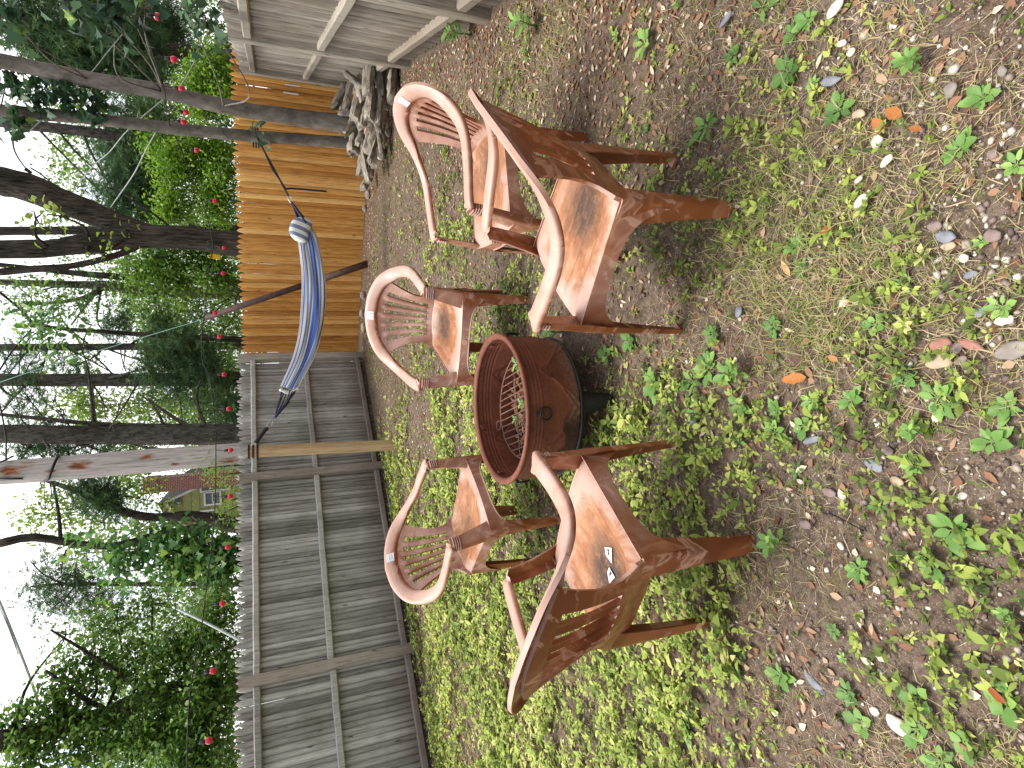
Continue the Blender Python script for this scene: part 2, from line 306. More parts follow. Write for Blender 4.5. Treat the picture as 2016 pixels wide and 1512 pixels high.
    m['pineleaf'] = leafmat('pine_needle', [(0, (.035, .075, .034)), (.5, (.09, .18, .075)), (1, (.20, .31, .11))], .6, .3)
    m['farleaf'] = leafmat('distant_leaf', [(0, (.07, .14, .035)), (.5, (.18, .30, .075)), (1, (.38, .52, .15))], .6, .4)
mats()
# ================================================================== moulded garden chairs
RIM = np.array([(.268, .196, .606), (.281, .186, .622), (.290, .150, .628), (.310, .04, .634), (.318, -.075, .645), (.306, -.155, .672), (.268, -.225, .716), (.205, -.277, .762), (.112, -.308, .796), (0, -.318, .810)])
def rim_frames(n=61):
    half = smoothpath(RIM, n); full = np.vstack([half, (half[:-1]*np.array([-1, 1, 1]))[::-1]])
    T = np.gradient(full, axis=0); T /= np.linalg.norm(T, axis=1)[:, None]
    k = np.clip((full[:, 2]-.64)/.13, 0, 1); k = k*k*(3-2*k)
    nb = np.array([0, .90, .43]); na = np.array([0, 0, 1.0])
    N = na*(1-k)[:, None]+nb*k[:, None]
    m = len(full)//2
    cornr = np.clip(1-np.minimum(np.arange(len(full)), np.arange(len(full))[::-1])/5.0, 0, 1)   # the arm turns down over its front corner
    N = N*(1-cornr*.75)[:, None]+np.array([0, 1.0, 0])*(cornr*.75)[:, None]
    N -= T*(N*T).sum(1)[:, None]; N /= np.linalg.norm(N, axis=1)[:, None]
    S = np.cross(N, T)
    return full, T, N, S, k
def rim_piece(i0, i1):
    full, T, N, S, k = rim_frames()
    mb = MB(); V = []; n = 0
    for i in range(i0, i1+1):
        w = .033+.005*k[i]; d = .021; th = .0045
        prof = [(-w, -d), (-w-.001, -.007), (-w*.88, -.001), (-w*.5, .003), (0, .0045), (w*.5, .003), (w*.88, -.001), (w+.001, -.007), (w, -d),
                (w-th, -d), (w-th, -.008), (w*.5, -.003), (-w*.5, -.003), (-w+th, -.008), (-w+th, -d)]
        n = len(prof)
        for a, b in prof: V.append(full[i]+S[i]*a+N[i]*b)
    F = []
    for i in range(i1-i0):
        for j in range(n): F.append((i*n+j, (i+1)*n+j, (i+1)*n+(j+1) % n, i*n+(j+1) % n))
    mb.add(V, F+[tuple(range(n)), tuple((i1-i0)*n+j for j in range(n-1, -1, -1))]); return mb
def angle_leg(secs):
    """secs: (corner xyz, toward-x length, toward-y length, sx, sy)  L-shaped channel, corner rounded"""
    th = .0055; V = []; F = []; n = 0
    for (c, a, b, sx, sy) in secs:
        r = min(.014, a*.35, b*.35); c = np.array(c, float)
        pr = [(a, 0), (r*1.4, 0), (r*.45, r*.12), (r*.12, r*.45), (0, r*1.4), (0, b), (th, b), (th, r*1.5), (r*.6+th*.5, r*.6+th*.5), (r*1.5, th), (a, th)]
        n = len(pr)
        for p, q in pr: V.append(c+np.array([sx*p, sy*q, 0]))
    for i in range(len(secs)-1):
        for j in range(n):
            q = (i*n+j, (i+1)*n+j, (i+1)*n+(j+1) % n, i*n+(j+1) % n)
            F.append(q if secs[0][3]*secs[0][4] < 0 else q[::-1])
    F += [tuple(range(n)), tuple((len(secs)-1)*n+j for j in range(n))]
    mb = MB(); mb.add(V, F); return mb
def interp_secs(keys, n, sx, sy):
    Z = np.linspace(keys[0][0], keys[-1][0], n); K = np.array(keys)[::-1]; out = []
    for z in Z:
        x, y, a, b = [np.interp(z, K[:, 0], K[:, i]) for i in (1, 2, 3, 4)]
        out.append(((x*(-sx), y, z), a, b, sx, sy))
    return out
def fix_normals(me):
    import bmesh
    bm = bmesh.new(); bm.from_mesh(me); bmesh.ops.recalc_face_normals(bm, faces=bm.faces); bm.to_mesh(me); bm.free()
def autosmooth(me, ang=40):
    fix_normals(me)
    for p in me.polygons: p.use_smooth = True
    import bmesh
    bm = bmesh.new(); bm.from_mesh(me); c = math.radians(ang)
    for e in bm.edges: e.smooth = (len(e.link_faces) == 2 and e.calc_face_angle(3.0) < c)
    bm.to_mesh(me); bm.free()
def finish(name, mb, mat, parent, ang=40):
    o = mb.build(name, mat, parent); autosmooth(o.data, ang); return o
def make_chair():
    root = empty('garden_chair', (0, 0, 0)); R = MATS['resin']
    # ---- seat: dished panel, rolled lip and aprons that sweep into the legs
    mb = MB(); a, b = 71, 27; P = np.zeros((a, b, 3))
    for i, s in enumerate(np.linspace(-1, 1, a)):
        for j, t in enumerate(np.linspace(0, 1, b)):
            hw = .196+(.246-.196)*t; y = -.192+t*.435; x = s*hw
            y += -.02*(1-s*s)*(1-t)+.022*(1-s*s)*t
            e = max(abs(s), 0); rim = max(0, (e-.72)/.28)
            z = .428-.026*(1-min(1, (abs(s)/.80)**4))*(1-min(1, (abs(t-.48)/.50)**4))
            z -= .0026*sum(math.exp(-((s-c_)/.022)**2) for c_ in (-.66, -.44, -.22, 0, .22, .44, .66))*(1-rim)*min(1, max(0, (t-.12)/.1))*min(1, max(0, (.86-t)/.1))
            if t > .86: z -= .030*((t-.86)/.14)**2
            if t < .16: z += .022*((.16-t)/.16)**1.5*(1-e**3)
            z -= .012*rim**3
            P[i, j] = (x, y, z)
    solid_grid(mb, P, None, .0045)
    def apron(p0, p1, zt, drop, fa, fb, n=26, bulge=0.0, out=(0, 0)):
        G = np.zeros((n, 5, 3)); L = math.hypot(p1[0]-p0[0], p1[1]-p0[1])
        for i, t in enumerate(np.linspace(0, 1, n)):
            zb = zt-drop-fa*math.exp(-t*L/.045)-fb*math.exp(-(1-t)*L/.045)
            bx = bulge*(1-(2*t-1)**2)
            for j, q in enumerate(np.linspace(0, 1, 5)):
                G[i, j] = (p0[0]+(p1[0]-p0[0])*t+out[0]*(bx+.010*q), p0[1]+(p1[1]-p0[1])*t+out[1]*(bx+.010*q), zt+(zb-zt)*q)
        solid_grid(mb, G, None, .005)
    apron((-.246, .244), (.246, .244), .402, .042, .10, .10, 30, .022, (0, 1))
    for sx in (-1, 1): apron((sx*.199, -.190), (sx*.249, .240), .418, .048, .13, .12, 30, .0, (sx, 0))
    lip = [(x, .244+.022*(1-(x/.2)**2)+.0145, .402-.042-.10*(math.exp(-(x+.246)/.045)+math.exp(-(.246-x)/.045))) for x in np.linspace(-.196, .196, 24)]
    mb.tube(lip, .0042, 6)
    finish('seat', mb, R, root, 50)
    # ---- backrest fan with six slots
    mb = MB(); edges = [-1, -.87, -.765]
    for c in (-.70, -.42, -.14, .14, .42, .70):
        edges += [c-.062, c+.062]
        if c < .7: edges += [c+.10, c+.14, c+.18]
    edges = sorted(set([round(e, 3) for e in edges]+[.765, .87, 1])); S = np.array(edges); tt = np.concatenate([np.linspace(0, .11, 3), np.linspace(.14, .84, 14), np.linspace(.87, 1, 4)])
    full, T, N, SD, kk = rim_frames(241); up = full[full[:, 2] > .70]; o = np.argsort(up[:, 0]); up = up[o]
    P = np.zeros((len(S), len(tt), 3))
    tt = np.concatenate([[-.25, -.12], tt]); P = np.zeros((len(S), len(tt), 3))
    for i, s in enumerate(S):
        xt = .232*s; top = np.array([xt, np.interp(xt, up[:, 0], up[:, 1])+.004, np.interp(xt, up[:, 0], up[:, 2])-.016]); bot = np.array([.132*s, -.196-.014*(1-s*s), .438])
        for j, t in enumerate(tt):
            tp = max(t, 0); e = tp**1.7; hs = .128+(.232-.128)*e; he = np.interp(t, [-.25, 0, .06, .14, .28, .45, .7, 1], [.204, .194, .172, .153, .143, .150, .184, .236])
            x = s*hs if abs(s) <= .766 else math.copysign(.765*hs+(he-.765*hs)*(abs(s)-.765)/.235, s)
            if t < 0: x = s*he
            y = bot[1]+(top[1]-bot[1])*t-.012*math.sin(math.pi*t)*(1-s*s); z = bot[2]+(top[2]-bot[2])*t
            if .11 < t < .87: y -= .005*math.cos((s/.28+.5)*2*math.pi)*(abs(s) < .75)        # each bar is slightly hollow
            P[i, j] = (x, y, z)
    mask = np.ones((len(S)-1, len(tt)-1), bool)
    for i in range(len(S)-1):
        mid = (S[i]+S[i+1])/2
        if any(abs(mid-c) < .058 for c in (-.70, -.42, -.14, .14, .42, .70)):
            for j in range(2, len(tt)-1):
                tm = (tt[j]+tt[j+1])/2
                if .11 < tm < .855-.05*abs(mid)**2: mask[i, j] = False
    P2 = P[::-1]; solid_grid(mb, P2, mask[::-1], .013)
    # wings that close the gap between fan and seat corners
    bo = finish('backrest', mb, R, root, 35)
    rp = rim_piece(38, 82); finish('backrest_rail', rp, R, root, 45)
    # ---- arms: top rail and the ribbed corner
    for sx in (1, -1):
        mbr = rim_piece(0, 38) if sx > 0 else rim_piece(82, 120)
        for q in range(4):
            z = .596-q*.011; mbr.tube([(sx*(.292-.058), .2135+q*.001, z), (sx*(.292-.012), .2125+q*.001, z), (sx*(.2955), .203+q*.001, z), (sx*.2965, .188, z)], .0042, 6)
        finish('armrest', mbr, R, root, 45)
    # ---- legs
    fk = [(.612, .296, .206, .062, .024), (.56, .294, .212, .066, .026), (.46, .284, .230, .084, .030), (.40, .276, .244, .092, .036), (.33, .271, .250, .072, .030), (.20, .267, .254, .055, .026), (.02, .262, .262, .038, .024), (.0, .262, .262, .038, .024)]
    bk = [(.412, .206, -.205, .085, .090), (.34, .208, -.207, .074, .080), (.20, .204, -.210, .056, .060), (.02, .199, -.214, .038, .042), (0, .199, -.214, .038, .042)]
    for sx in (-1, 1):
        for keys, sy, foot in ((fk, -1, None), (bk, 1, None)):
            K = [(z, x, y, a, b) for z, x, y, a, b in keys]; mbl = angle_leg(interp_secs(K, 22, -sx, sy))
            z, x, y, a, b = keys[-1]; mbl.box((sx*(x-a*.5), y+sy*b*.5, .006), a*.98, b*.98, .012)
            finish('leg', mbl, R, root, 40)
    return root
def add_flat(name, mat, parent, c, X, Y, w, h, lift=.0006, tri=None):
    X, Y = np.array(X, float), np.array(Y, float); X /= np.linalg.norm(X); Y = Y-X*(X@Y); Y /= np.linalg.norm(Y); N = np.cross(X, Y); c = np.array(c)+N*lift
    mb = MB(); pts = [(-.5, -.5), (.5, -.5), (.5, .5), (-.5, .5)] if not tri else tri
    top = [c+X*w*p+Y*h*q+N*.0006 for p, q in pts]; bot = [c+X*w*p+Y*h*q for p, q in pts]; k = len(pts)
    mb.add(top+bot, [tuple(range(k)), tuple(range(2*k-1, k-1, -1))]+[(i, k+i, k+(i+1) % k, (i+1) % k) for i in range(k)])
    o = mb.build(name, mat, parent); return o
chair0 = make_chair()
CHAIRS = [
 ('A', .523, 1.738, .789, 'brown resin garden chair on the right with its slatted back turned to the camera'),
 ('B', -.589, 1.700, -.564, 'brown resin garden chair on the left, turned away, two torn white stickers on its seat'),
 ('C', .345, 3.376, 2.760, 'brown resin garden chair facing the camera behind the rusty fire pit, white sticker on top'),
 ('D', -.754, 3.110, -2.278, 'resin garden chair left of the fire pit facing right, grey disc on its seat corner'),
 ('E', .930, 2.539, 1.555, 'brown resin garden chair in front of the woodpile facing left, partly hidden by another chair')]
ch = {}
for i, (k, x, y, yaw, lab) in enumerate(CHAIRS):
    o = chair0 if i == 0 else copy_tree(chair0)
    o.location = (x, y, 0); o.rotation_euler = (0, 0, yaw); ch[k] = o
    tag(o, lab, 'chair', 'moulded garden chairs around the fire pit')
full, T_, N_, S_, k_ = rim_frames(); mid = len(full)//2
for k in 'CDE':
    q = {'C': 0, 'D': 3, 'E': 2}[k]; i = mid+q; c = full[i]+N_[i]*.0048
    add_flat('sticker', MATS['sticker'], ch[k], c, -T_[i] if T_[i][0] < 0 else T_[i], np.cross(N_[i], T_[i] if T_[i][0] > 0 else -T_[i]), .052, .046)
for (px, py, ang, s) in ((.071, -.044, .3, .05), (.016, -.086, -.5, .045)):
    z = .4062
    add_flat('sticker', MATS['trim'], ch['B'], (px, py, z), (math.cos(ang), math.sin(ang), 0), (-math.sin(ang), math.cos(ang), 0), s, s, .0015, [(-.5, -.5), (.5, -.3), (.1, .5), (-.35, .25)])
    add_flat('sticker', MATS['black'], ch['B'], (px+.003, py, z+.0008), (math.cos(ang), math.sin(ang), 0), (-math.sin(ang), math.cos(ang), 0), s*.45, s*.5, .0015, [(-.5, -.4), (.1, .0), (.5, -.2), (.15, .5), (-.1, .1), (-.4, .2)])
for k, x, z in (('D', -.20, .385), ('C', .0, .382), ('E', -.06, .382)):
    mb = MB(); mb.tube([(x, .268-(.022*(x/.2)**2 if k != 'D' else .022), z-.002), (x, .2735-(.022*(x/.2)**2 if k != 'D' else .022), z)], .017, 18)
    mb.build('moulding_disc', MATS['steel'] if k == 'D' else (MATS['white'] if k == 'E' else MATS['resin']), ch[k])
# ================================================================== fire pit
PX, PY, PR, PZ = -.112, 2.552, .352, .420
pit = tag(empty('fire_pit', (PX, PY, 0)), 'round rusty steel fire pit with ring handles standing on short black legs between the chairs', 'fire pit')
def relief(th, z):
    """raised star / arch ribs pressed into the wall"""
    d = 0.0
    for zc in (.372, .356, .340): d += math.exp(-((z-zc)/.0035)**2)*.0035
    u = (th*6/(2*math.pi)) % 1.0
    zt = .325-.175*(1-abs(2*u-1)**1.3); d += math.exp(-((z-zt)/.006)**2)*.0055 if z < .335 else 0
    zt2 = .175+.12*(1-abs(2*((u+.5) % 1)-1)); d += math.exp(-((z-zt2)/.005)**2)*.0045 if z < .335 else 0
    return d
n1, n2 = 300, 56; prof = []
zs = np.linspace(.402, .158, n2); V = []; F = []
for z in zs:
    rad = .332-.010*((.402-z)/.25)**2
    for t in np.linspace(0, 2*np.pi, n1, endpoint=False): rr = rad+relief(t, z); V.append((rr*math.cos(t), rr*math.sin(t), z))
for r_, z in ((.300, .150), (.18, .142), (.02, .14), (.02, .146), (.18, .148), (.298, .158)):
    for t in np.linspace(0, 2*np.pi, n1, endpoint=False): V.append((r_*math.cos(t), r_*math.sin(t), z))
for z in zs[::-1][2:]:
    rad = .326-.010*((.402-z)/.25)**2
    for t in np.linspace(0, 2*np.pi, n1, endpoint=False): rr = rad+relief(t, z); V.append((rr*math.cos(t), rr*math.sin(t), z))
m = len(V)//n1
F = [(i*n1+j, (i+1)*n1+j, (i+1)*n1+(j+1) % n1, i*n1+(j+1) % n1) for i in range(m-1) for j in range(n1)]
V = np.array(V); link('bowl', np_mesh('bowl', V, np.array(F)[:, ::-1], MATS['rust'], None, True), pit)
mb = MB(); prof = [(.322, .404), (.335, .402), (.347, .404), (.3525, .410), (.352, .418), (.345, .4225), (.334, .421), (.325, .416), (.321, .409)]; k = len(prof); n1 = 120
V = [(r_*math.cos(t), r_*math.sin(t), z) for t in np.linspace(0, 2*np.pi, n1, endpoint=False) for r_, z in prof]
mb.add(V, [(i*k+j, ((i+1) % n1)*k+j, ((i+1) % n1)*k+(j+1) % k, i*k+(j+1) % k) for i in range(n1) for j in range(k)]); o = mb.build('rim', MATS['rust'], pit, True); fix_normals(o.data)
mb = MB(); mb.ring((0, 0, .150), .325, .007, n=90); mb.build('base_ring', MATS['blacksteel'], pit, True)
for a in (-1.62, -2.95, -.05, 1.5):
    d = np.array([math.cos(a), math.sin(a), 0]); tg = np.array([-math.sin(a), math.cos(a), 0]); mb = MB()
    mb.tube([d*.330+np.array([0, 0, .362]), d*.348+np.array([0, 0, .362])], .008, 10); mb.build('bracket', MATS['blacksteel'], pit, True)
    mb = MB(); mb.ring(d*.349+np.array([0, 0, .334]), .027, .0045, tg, (d*.15+np.array([0, 0, 1.0])), 36, 8); mb.build('handle', MATS['blacksteel'], pit, True)
for a in (-1.50, .55, 2.6):
    d = np.array([math.cos(a), math.sin(a), 0]); tg = np.array([-math.sin(a), math.cos(a), 0]); mb = MB()
    G = np.zeros((9, 6, 3))
    for i, s in enumerate(np.linspace(-1, 1, 9)):
        for j, t in enumerate(np.linspace(0, 1, 6)): w = .050*(1-.45*t); G[i, j] = d*(.315-.03*abs(s)**2+.02*t)+tg*w*s+np.array([0, 0, .155*(1-t)])
    solid_grid(mb, G, None, .004); mb.build('leg', MATS['blacksteel'], pit)
mb = MB()
for a, z in ((.35, .385), (1.9, .388), (2.9, .386), (-2.6, .385)):
    d = np.array([math.cos(a), math.sin(a), 0]); tg = np.array([-math.sin(a), math.cos(a), 0]); mb = MB(); mb.box(d*.316+np.array([0, 0, z]), .022, .004, .026, tg, d); mb.build('screen_tab', MATS['rust'], pit)
grate = tag(empty('cooking_grate', (PX+.02, PY-.015, .285)), 'rusty round wire cooking grate lying tilted inside the fire pit', 'grate'); grate.rotation_euler = (.10, .07, .25)
mb = MB(); mb.ring((0, 0, 0), .262, .0042, n=64, k=6); mb.build('hoop', MATS['rust'], grate, True)
mb = MB()
for x in np.linspace(-.235, .235, 15): h = math.sqrt(.262**2-x*x); mb.tube([(x, -h, .002), (x, h, .002)], .0034, 6)
mb.build('rods', MATS['rust'], grate, True)
mb = MB()
for y in (-.09, .09): h = math.sqrt(.262**2-y*y); mb.tube([(-h, y, -.004), (h, y, -.004)], .004, 6)
mb.build('cross_rods', MATS['rust'], grate, True)
mb = MB(); mb.ring((-.05, .285, .004), .024, .003, n=24, k=6); mb.build('grip', MATS['rust'], grate, True)
# ================================================================== fences
def picket_panel(mb, base, d, nrm, s0, s1, h, w=.072, hv=.02, thick=.034, zb=0.0, point=.085, jit=.004, flat=.35, hfun=None):
    z = np.array([0, 0, 1.0]); s = s0; alt = 0
    while s < s1-.02:
        ww = min(w*rng.uniform(.86, 1.14), s1-s); c = s+ww/2; hh = (h if hfun is None else hfun(c))+rng.uniform(-hv, hv)*1.4; tl = rng.normal(0, .004); tint = float(np.clip(rng.normal(.5, .19), 0, 1))
        pr = [(-.5, -flat), (-.5, .0), (-.34, .55), (0, .85), (.34, .55), (.5, 0), (.5, -flat)]; g = 1.0
        rows = [(zb, 1.0), (zb+hh*.5, 1.0), (hh-point*rng.uniform(.8, 1.2), 1.0), (hh-point*.28, .52), (hh, .10)]
        alt += 1; off = rng.uniform(-jit, jit)+(.007 if alt % 2 else -.007); V = []
        for zz, k in rows:
            sh = tl*zz/h
            for a, b in pr: V.append(base+d*(c+a*ww*g*k+sh)+nrm*(thick*b*(k*.6+.4)+off)+z*zz)
        n = len(pr); F = [(i*n+j, i*n+(j+1) % n, (i+1)*n+(j+1) % n, (i+1)*n+j) for i in range(4) for j in range(n)]+[tuple(range(n-1, -1, -1)), tuple(4*n+j for j in range(n))]
        mb.add(V, F, tint); s += ww*.93
def fence(name, label, base, d, nrm, s0, s1, h, posts, rails, mat, postmat, w=.072, postw=.115, posth=None, sections=None, **kw):
    base = np.array([*base, 0.0]); d = np.array([*d, 0.0]); nrm = np.array([*nrm, 0.0])
    root = tag(empty(name, base), label, 'fence'); L = lambda p: np.asarray(p)
    z0 = np.zeros(3); cuts = sections or [s0, s1]
    for a, b in zip(cuts[:-1], cuts[1:]):
        mb = MB(); picket_panel(mb, z0-nrm*.085, d, nrm, a, b, h, w, **kw); o = mb.build('picket_panel', mat, root); autosmooth(o.data, 50)
    ps = sorted(posts); ends = [s0]+list(ps)+[s1]
    for z in rails:
        for a, b in zip(ends[:-1], ends[1:]):
            if b-a < .15: continue
            a2 = a+(postw*.5+.003 if a in ps else 0); b2 = b-(postw*.5+.003 if b in ps else 0); mb = MB(); n = 14; rt = float(rng.normal(.5, .12))
            ext = 1.0; zt = rng.normal(0, .006)
            V = []; F = []
            for i in range(n):
                s = a2+(b2-a2)*i/(n-1); hw = .036+rng.normal(0, .0008); zz = z+zt*(2*i/(n-1)-1)+rng.normal(0, .0015)
                for q, r_ in ((-1, -.03), (-1, .012), (-.7, .026), (.7, .026), (1, .012), (1, -.03)): V.append(d*s+nrm*(-.032+r_)+np.array([0, 0, zz+q*hw]))
            for i in range(n-1):
                for j in range(6): F.append((i*6+j, (i+1)*6+j, (i+1)*6+(j+1) % 6, i*6+(j+1) % 6))
            mb.add(V, F+[tuple(range(5, -1, -1)), tuple((n-1)*6+j for j in range(6))], rt); o = mb.build('rail', mat, root); fix_normals(o.data)
    for p in ps:
        mb = MB(); hh = (posth or h)*rng.uniform(.99, 1.01); V = []; pw = postw/2; c = .012; n = 9
        pr = [(-pw, -pw+c), (-pw+c, -pw), (pw-c, -pw), (pw, -pw+c), (pw, pw-c), (pw-c, pw), (-pw+c, pw), (-pw, pw-c)]
        for i in range(n):
            zz = -.05+(hh+.05)*i/(n-1); jx, jy = rng.normal(0, .002, 2)
            for a, b in pr: V.append(d*(p+a+jx)+nrm*(b-pw+.018+jy)+np.array([0, 0, zz]))
        mb.add(V, [(i*8+j, i*8+(j+1) % 8, (i+1)*8+(j+1) % 8, (i+1)*8+j) for i in range(n-1) for j in range(8)]+[tuple((n-1)*8+j for j in range(8))], float(rng.normal(.55, .1)))
        mb.build('post', postmat, root)
    return root
LB, LD, LN = (-2.993, 6.693), (.75307, .65795), (.65795, -.75307)
fence('stockade_fence', 'long weathered grey picket fence with three rails on the left', LB, LD, LN, -2.6, 4.70, 1.87, [-2.44, 0.02, 2.56, 4.76], [1.665, .905, .098], MATS['grey'], MATS['greytan'], .068, .118, 1.86, [-2.6, .02, 2.56, 4.70], hv=.022)
OB, OD, ON = (.695, 10.379), (.82519, -.56485), (-.56485, -.82519)
of = fence('cedar_fence', 'newer honey coloured picket fence across the back behind the hammock', OB, OD, ON, -.13, 4.75, 1.84, [], [], MATS['cedar'], MATS['cedar'], .082, .1, None, None, hv=.012, thick=.016, flat=.5, point=.10, hfun=lambda s: 1.85-.028*s)
ob = np.array([*OB, 0]); odv = np.array([*OD, 0]); onv = np.array([*ON, 0])
mb = MB()
for s_, z_ in ((3.93, 1.02), (4.03, 1.0)): mb.box(odv*s_+onv*(-.058)+np.array([0, 0, z_]), .016, .006, .19, odv, onv)
mb.build('gap_light_strip', MATS['white'], of)  # white strips painted as the daylight showing through gaps between boards
RB, RD, RN = (3.258, 5.887), (-.35437, -.93511), (-.93511, .35437)
fence('stockade_fence', 'weathered grey-brown picket fence on the right with heavy posts beside the woodpile', RB, RD, RN, -2.30, 5.1, 1.63, [-2.24, .16, 2.50, 4.95], [1.475, .842, .195], MATS['greytan'], MATS['greytan'], .075, .125, 1.625, [-2.30, .16, 2.50, 5.1], hv=.02)
# ================================================================== hammock, its post and the leaning rusty pole
b0 = onz(783, 876); t0 = at(486, 889.5, b0[1]-.02)
post = empty('hammock_post', b0); tag(post, 'tan square timber post holding the left end of the hammock', 'post')
ax = (t0-b0)/np.linalg.norm(t0-b0); L = np.linalg.norm(t0-b0); mb = MB(); sx = np.array([.86, -.5, 0]); sx -= ax*(sx@ax); sx /= np.linalg.norm(sx); sy = np.cross(ax, sx); V = []
for i in range(11):
    q = L*i/10-(.06 if i == 0 else 0)
    for a, b in ((-.044, -.05), (-.05, -.044), (-.05, .044), (-.044, .05), (.044, .05), (.05, .044), (.05, -.044), (.044, -.05)): V.append(ax*q+sx*a+sy*b)
mb.add(V, [(i*8+j, i*8+(j+1) % 8, (i+1)*8+(j+1) % 8, (i+1)*8+j) for i in range(10) for j in range(8)]+[tuple(80+j for j in range(8))]); o = mb.build('timber', MATS['pine4'], post); fix_normals(o.data)
rb = onz(724, 519); rt = at(404, 626, 9.35); mb = MB(); r_ = empty('leaning_pole', rb); tag(r_, 'rusty brown metal pole leaning in front of the new fence behind the hammock', 'pole')
mb.tube([(0, 0, 0)-(rt-rb)*.02, (rt-rb)*.12, (rt-rb)*.30], .052, 12); mb.build('sleeve', MATS['rustpole'], r_, True)
mb = MB(); mb.tube([(rt-rb)*.30, (rt-rb)*.6, rt-rb], .043, 12); mb.build('shaft', MATS['rustpole'], r_, True)
mb = MB(); q = (rt-rb)*.29; mb.ring(q, .056, .012, (1, 0, 0), (0, .3, .95), 20, 6); mb.box(q+np.array([.07, -.02, 0]), .05, .03, .03); mb.build('clamp', MATS['rustpole'], r_)
HT = at(503, 266, 7.80); HP = at(497, 884, b0[1]-.02)
hm = empty('hammock', (0, 0, 0)); tag(hm, 'blue and white striped fabric hammock slung between a tree trunk and a timber post', 'hammock')
def hy(py): return HT[1]+(HP[1]-HT[1])*(py-266)/(884-266)
def hp(px, py): return at(px, py, hy(py))
up = [(588, 446), (594, 480), (600, 540), (600, 600), (594, 655), (580, 710), (558, 762)]; lo = [(606, 434), (625, 470), (638, 530), (642, 580), (637, 640), (620, 700), (584, 768)]
UP = smoothpath([hp(*p) for p in up], 70); LO = smoothpath([hp(*p) for p in lo], 70); nq = 65
back = np.array([.18, .98, 0]); G = np.zeros((70, nq, 3)); TI = np.zeros((70, nq))
for i in range(70):
    t = i/69; w = .085*math.sin(math.pi*min(1, max(0, .12+t*.80)))+.012
    for j in range(nq):
        q = j/(nq-1); a = q*math.pi; v = math.sin(a)**.8 if q not in (0, 1) else 0.0
        c = UP[i]*(1-v)+LO[i]*v; c = c+back*w*(1-math.cos(a))
        f = .014*math.sin(q*34+3.5*math.sin(t*5)+t*2)*(.35+.65*math.sin(math.pi*q))+.008*math.sin(q*71+t*9)+.007*math.sin(q*19-t*14)
        if q > .5: c = c+np.array([0, 0, .03*(q-.5)*2])
        G[i, j] = c-back*f*(1.0)+np.array([0, 0, -f*.25]); TI[i, j] = .5*v if q < .5 else 1-.5*v
mb = MB(); solid_grid(mb, G[:, ::-1], None, .003); tin = TI[:, ::-1].ravel(); mb.t = list(np.concatenate([tin, tin]))[:len(mb.v)]
W, B1, B2, NV, GR = (.78, .77, .74), (.05, .13, .58), (.15, .28, .72), (.03, .045, .12), (.30, .33, .42)
seq = [W, NV, B2, GR, W, NV, B1, W, B2, NV, W, GR, B1, B2, W, NV, B1, W, B2, GR, NV, W, B1, W, NV, GR, W, B2, NV, W, B1, W]
st_ = [(W, 5), (NV, 1.2), (B2, 2.2), (W, 2.2), (GR, 3.0), (NV, 1.2), (W, 2.5), (B1, 4), (B2, 3.5), (NV, .8), (B1, 4.5), (W, 2.5), (B2, 3), (W, 5.5), (NV, 1.5), (W, 4)]; st_ = st_+st_[::-1][1:]
wd = np.array([k for _, k in st_], float); ps = np.concatenate([[0], np.cumsum(wd)[:-1]])/wd.sum(); MATS['hammock'] = m_stripes('hammock_cloth', 'tint', [(float(p), c) for p, (c, _) in zip(ps, st_)])
o = mb.build('cloth', MATS['hammock'], hm); autosmooth(o.data, 60)
mb = MB(); E0 = hp(555, 766); E1 = hp(587, 768)
mb.tube(smoothpath([hp(551, 766), hp(560, 771), hp(572, 773), hp(581, 769), hp(588, 765)], 20), .020, 8, rough=.2); mb.build('end_binding', MATS['trim'], hm, True)
mb = MB(); K = hp(541, 822)
for u in np.linspace(0, 1, 9):
    e = E0*(1-u)+E1*u+back*.10*math.sin(u*7); mb.tube(smoothpath([e, e*.5+K*.5+np.array([0, 0, -.01+.02*math.sin(u*9)]), K], 8), .0065, 6)
mb.tube([E1*.6+K*.4, K*.8+E1*.2, K], .016, 6); mb.build('suspension_cords', MATS['cord'], hm, True)
mb = MB(); K2 = hp(574, 398)
for u in np.linspace(0, 1, 10):
    e = hp(592, 446)*(1-u)+hp(606, 436)*u+back*.10*math.sin(u*7); mb.tube(smoothpath([e, e*.5+K2*.5, K2], 6), .011, 6)
mb.build('suspension_cords', MATS['cord'], hm, True)
mb = MB(); mb.tube([HT, hp(538, 330), hp(560, 371), hp(568, 386)], .012, 6); mb.tube([hp(505, 264), hp(536, 333), hp(563, 372)], .010, 6)
for dz in (-.03, 0, .03):
    c = at(503, 267, 8.0)+np.array([0, .06, dz]); mb.ring(c, .115, .011, (1, 0, 0), (0, 1, 0), 24, 6)
mb.build('tree_strap', MATS['strap'], hm)
mb = MB(); d_ = hp(640, 378)-hp(563, 371); mb.tube([hp(563, 372), hp(572, 371), hp(600, 373), hp(643, 377)], .012, 6); mb.build('strap_tail', MATS['strap'], hm)
for (p, q) in (((568, 386), (576, 399)), ((536, 829), (527, 842))):
    a_, b_ = hp(*p), hp(*q); c = (a_+b_)/2; u_ = (b_-a_)/2; mb = MB(); mb.ring(c, 1.0, .006, u_*1.15, np.cross(u_/np.linalg.norm(u_), back)*.024, 24, 6); mb.build('carabiner', MATS['steel'], hm, True)
mb = MB(); pc = (t0+b0)/2; top = hp(500, 876)
mb.tube([hp(527, 842), hp(520, 849), hp(503, 872)], .022, 8); mb.build('post_strap', MATS['strap'], hm)
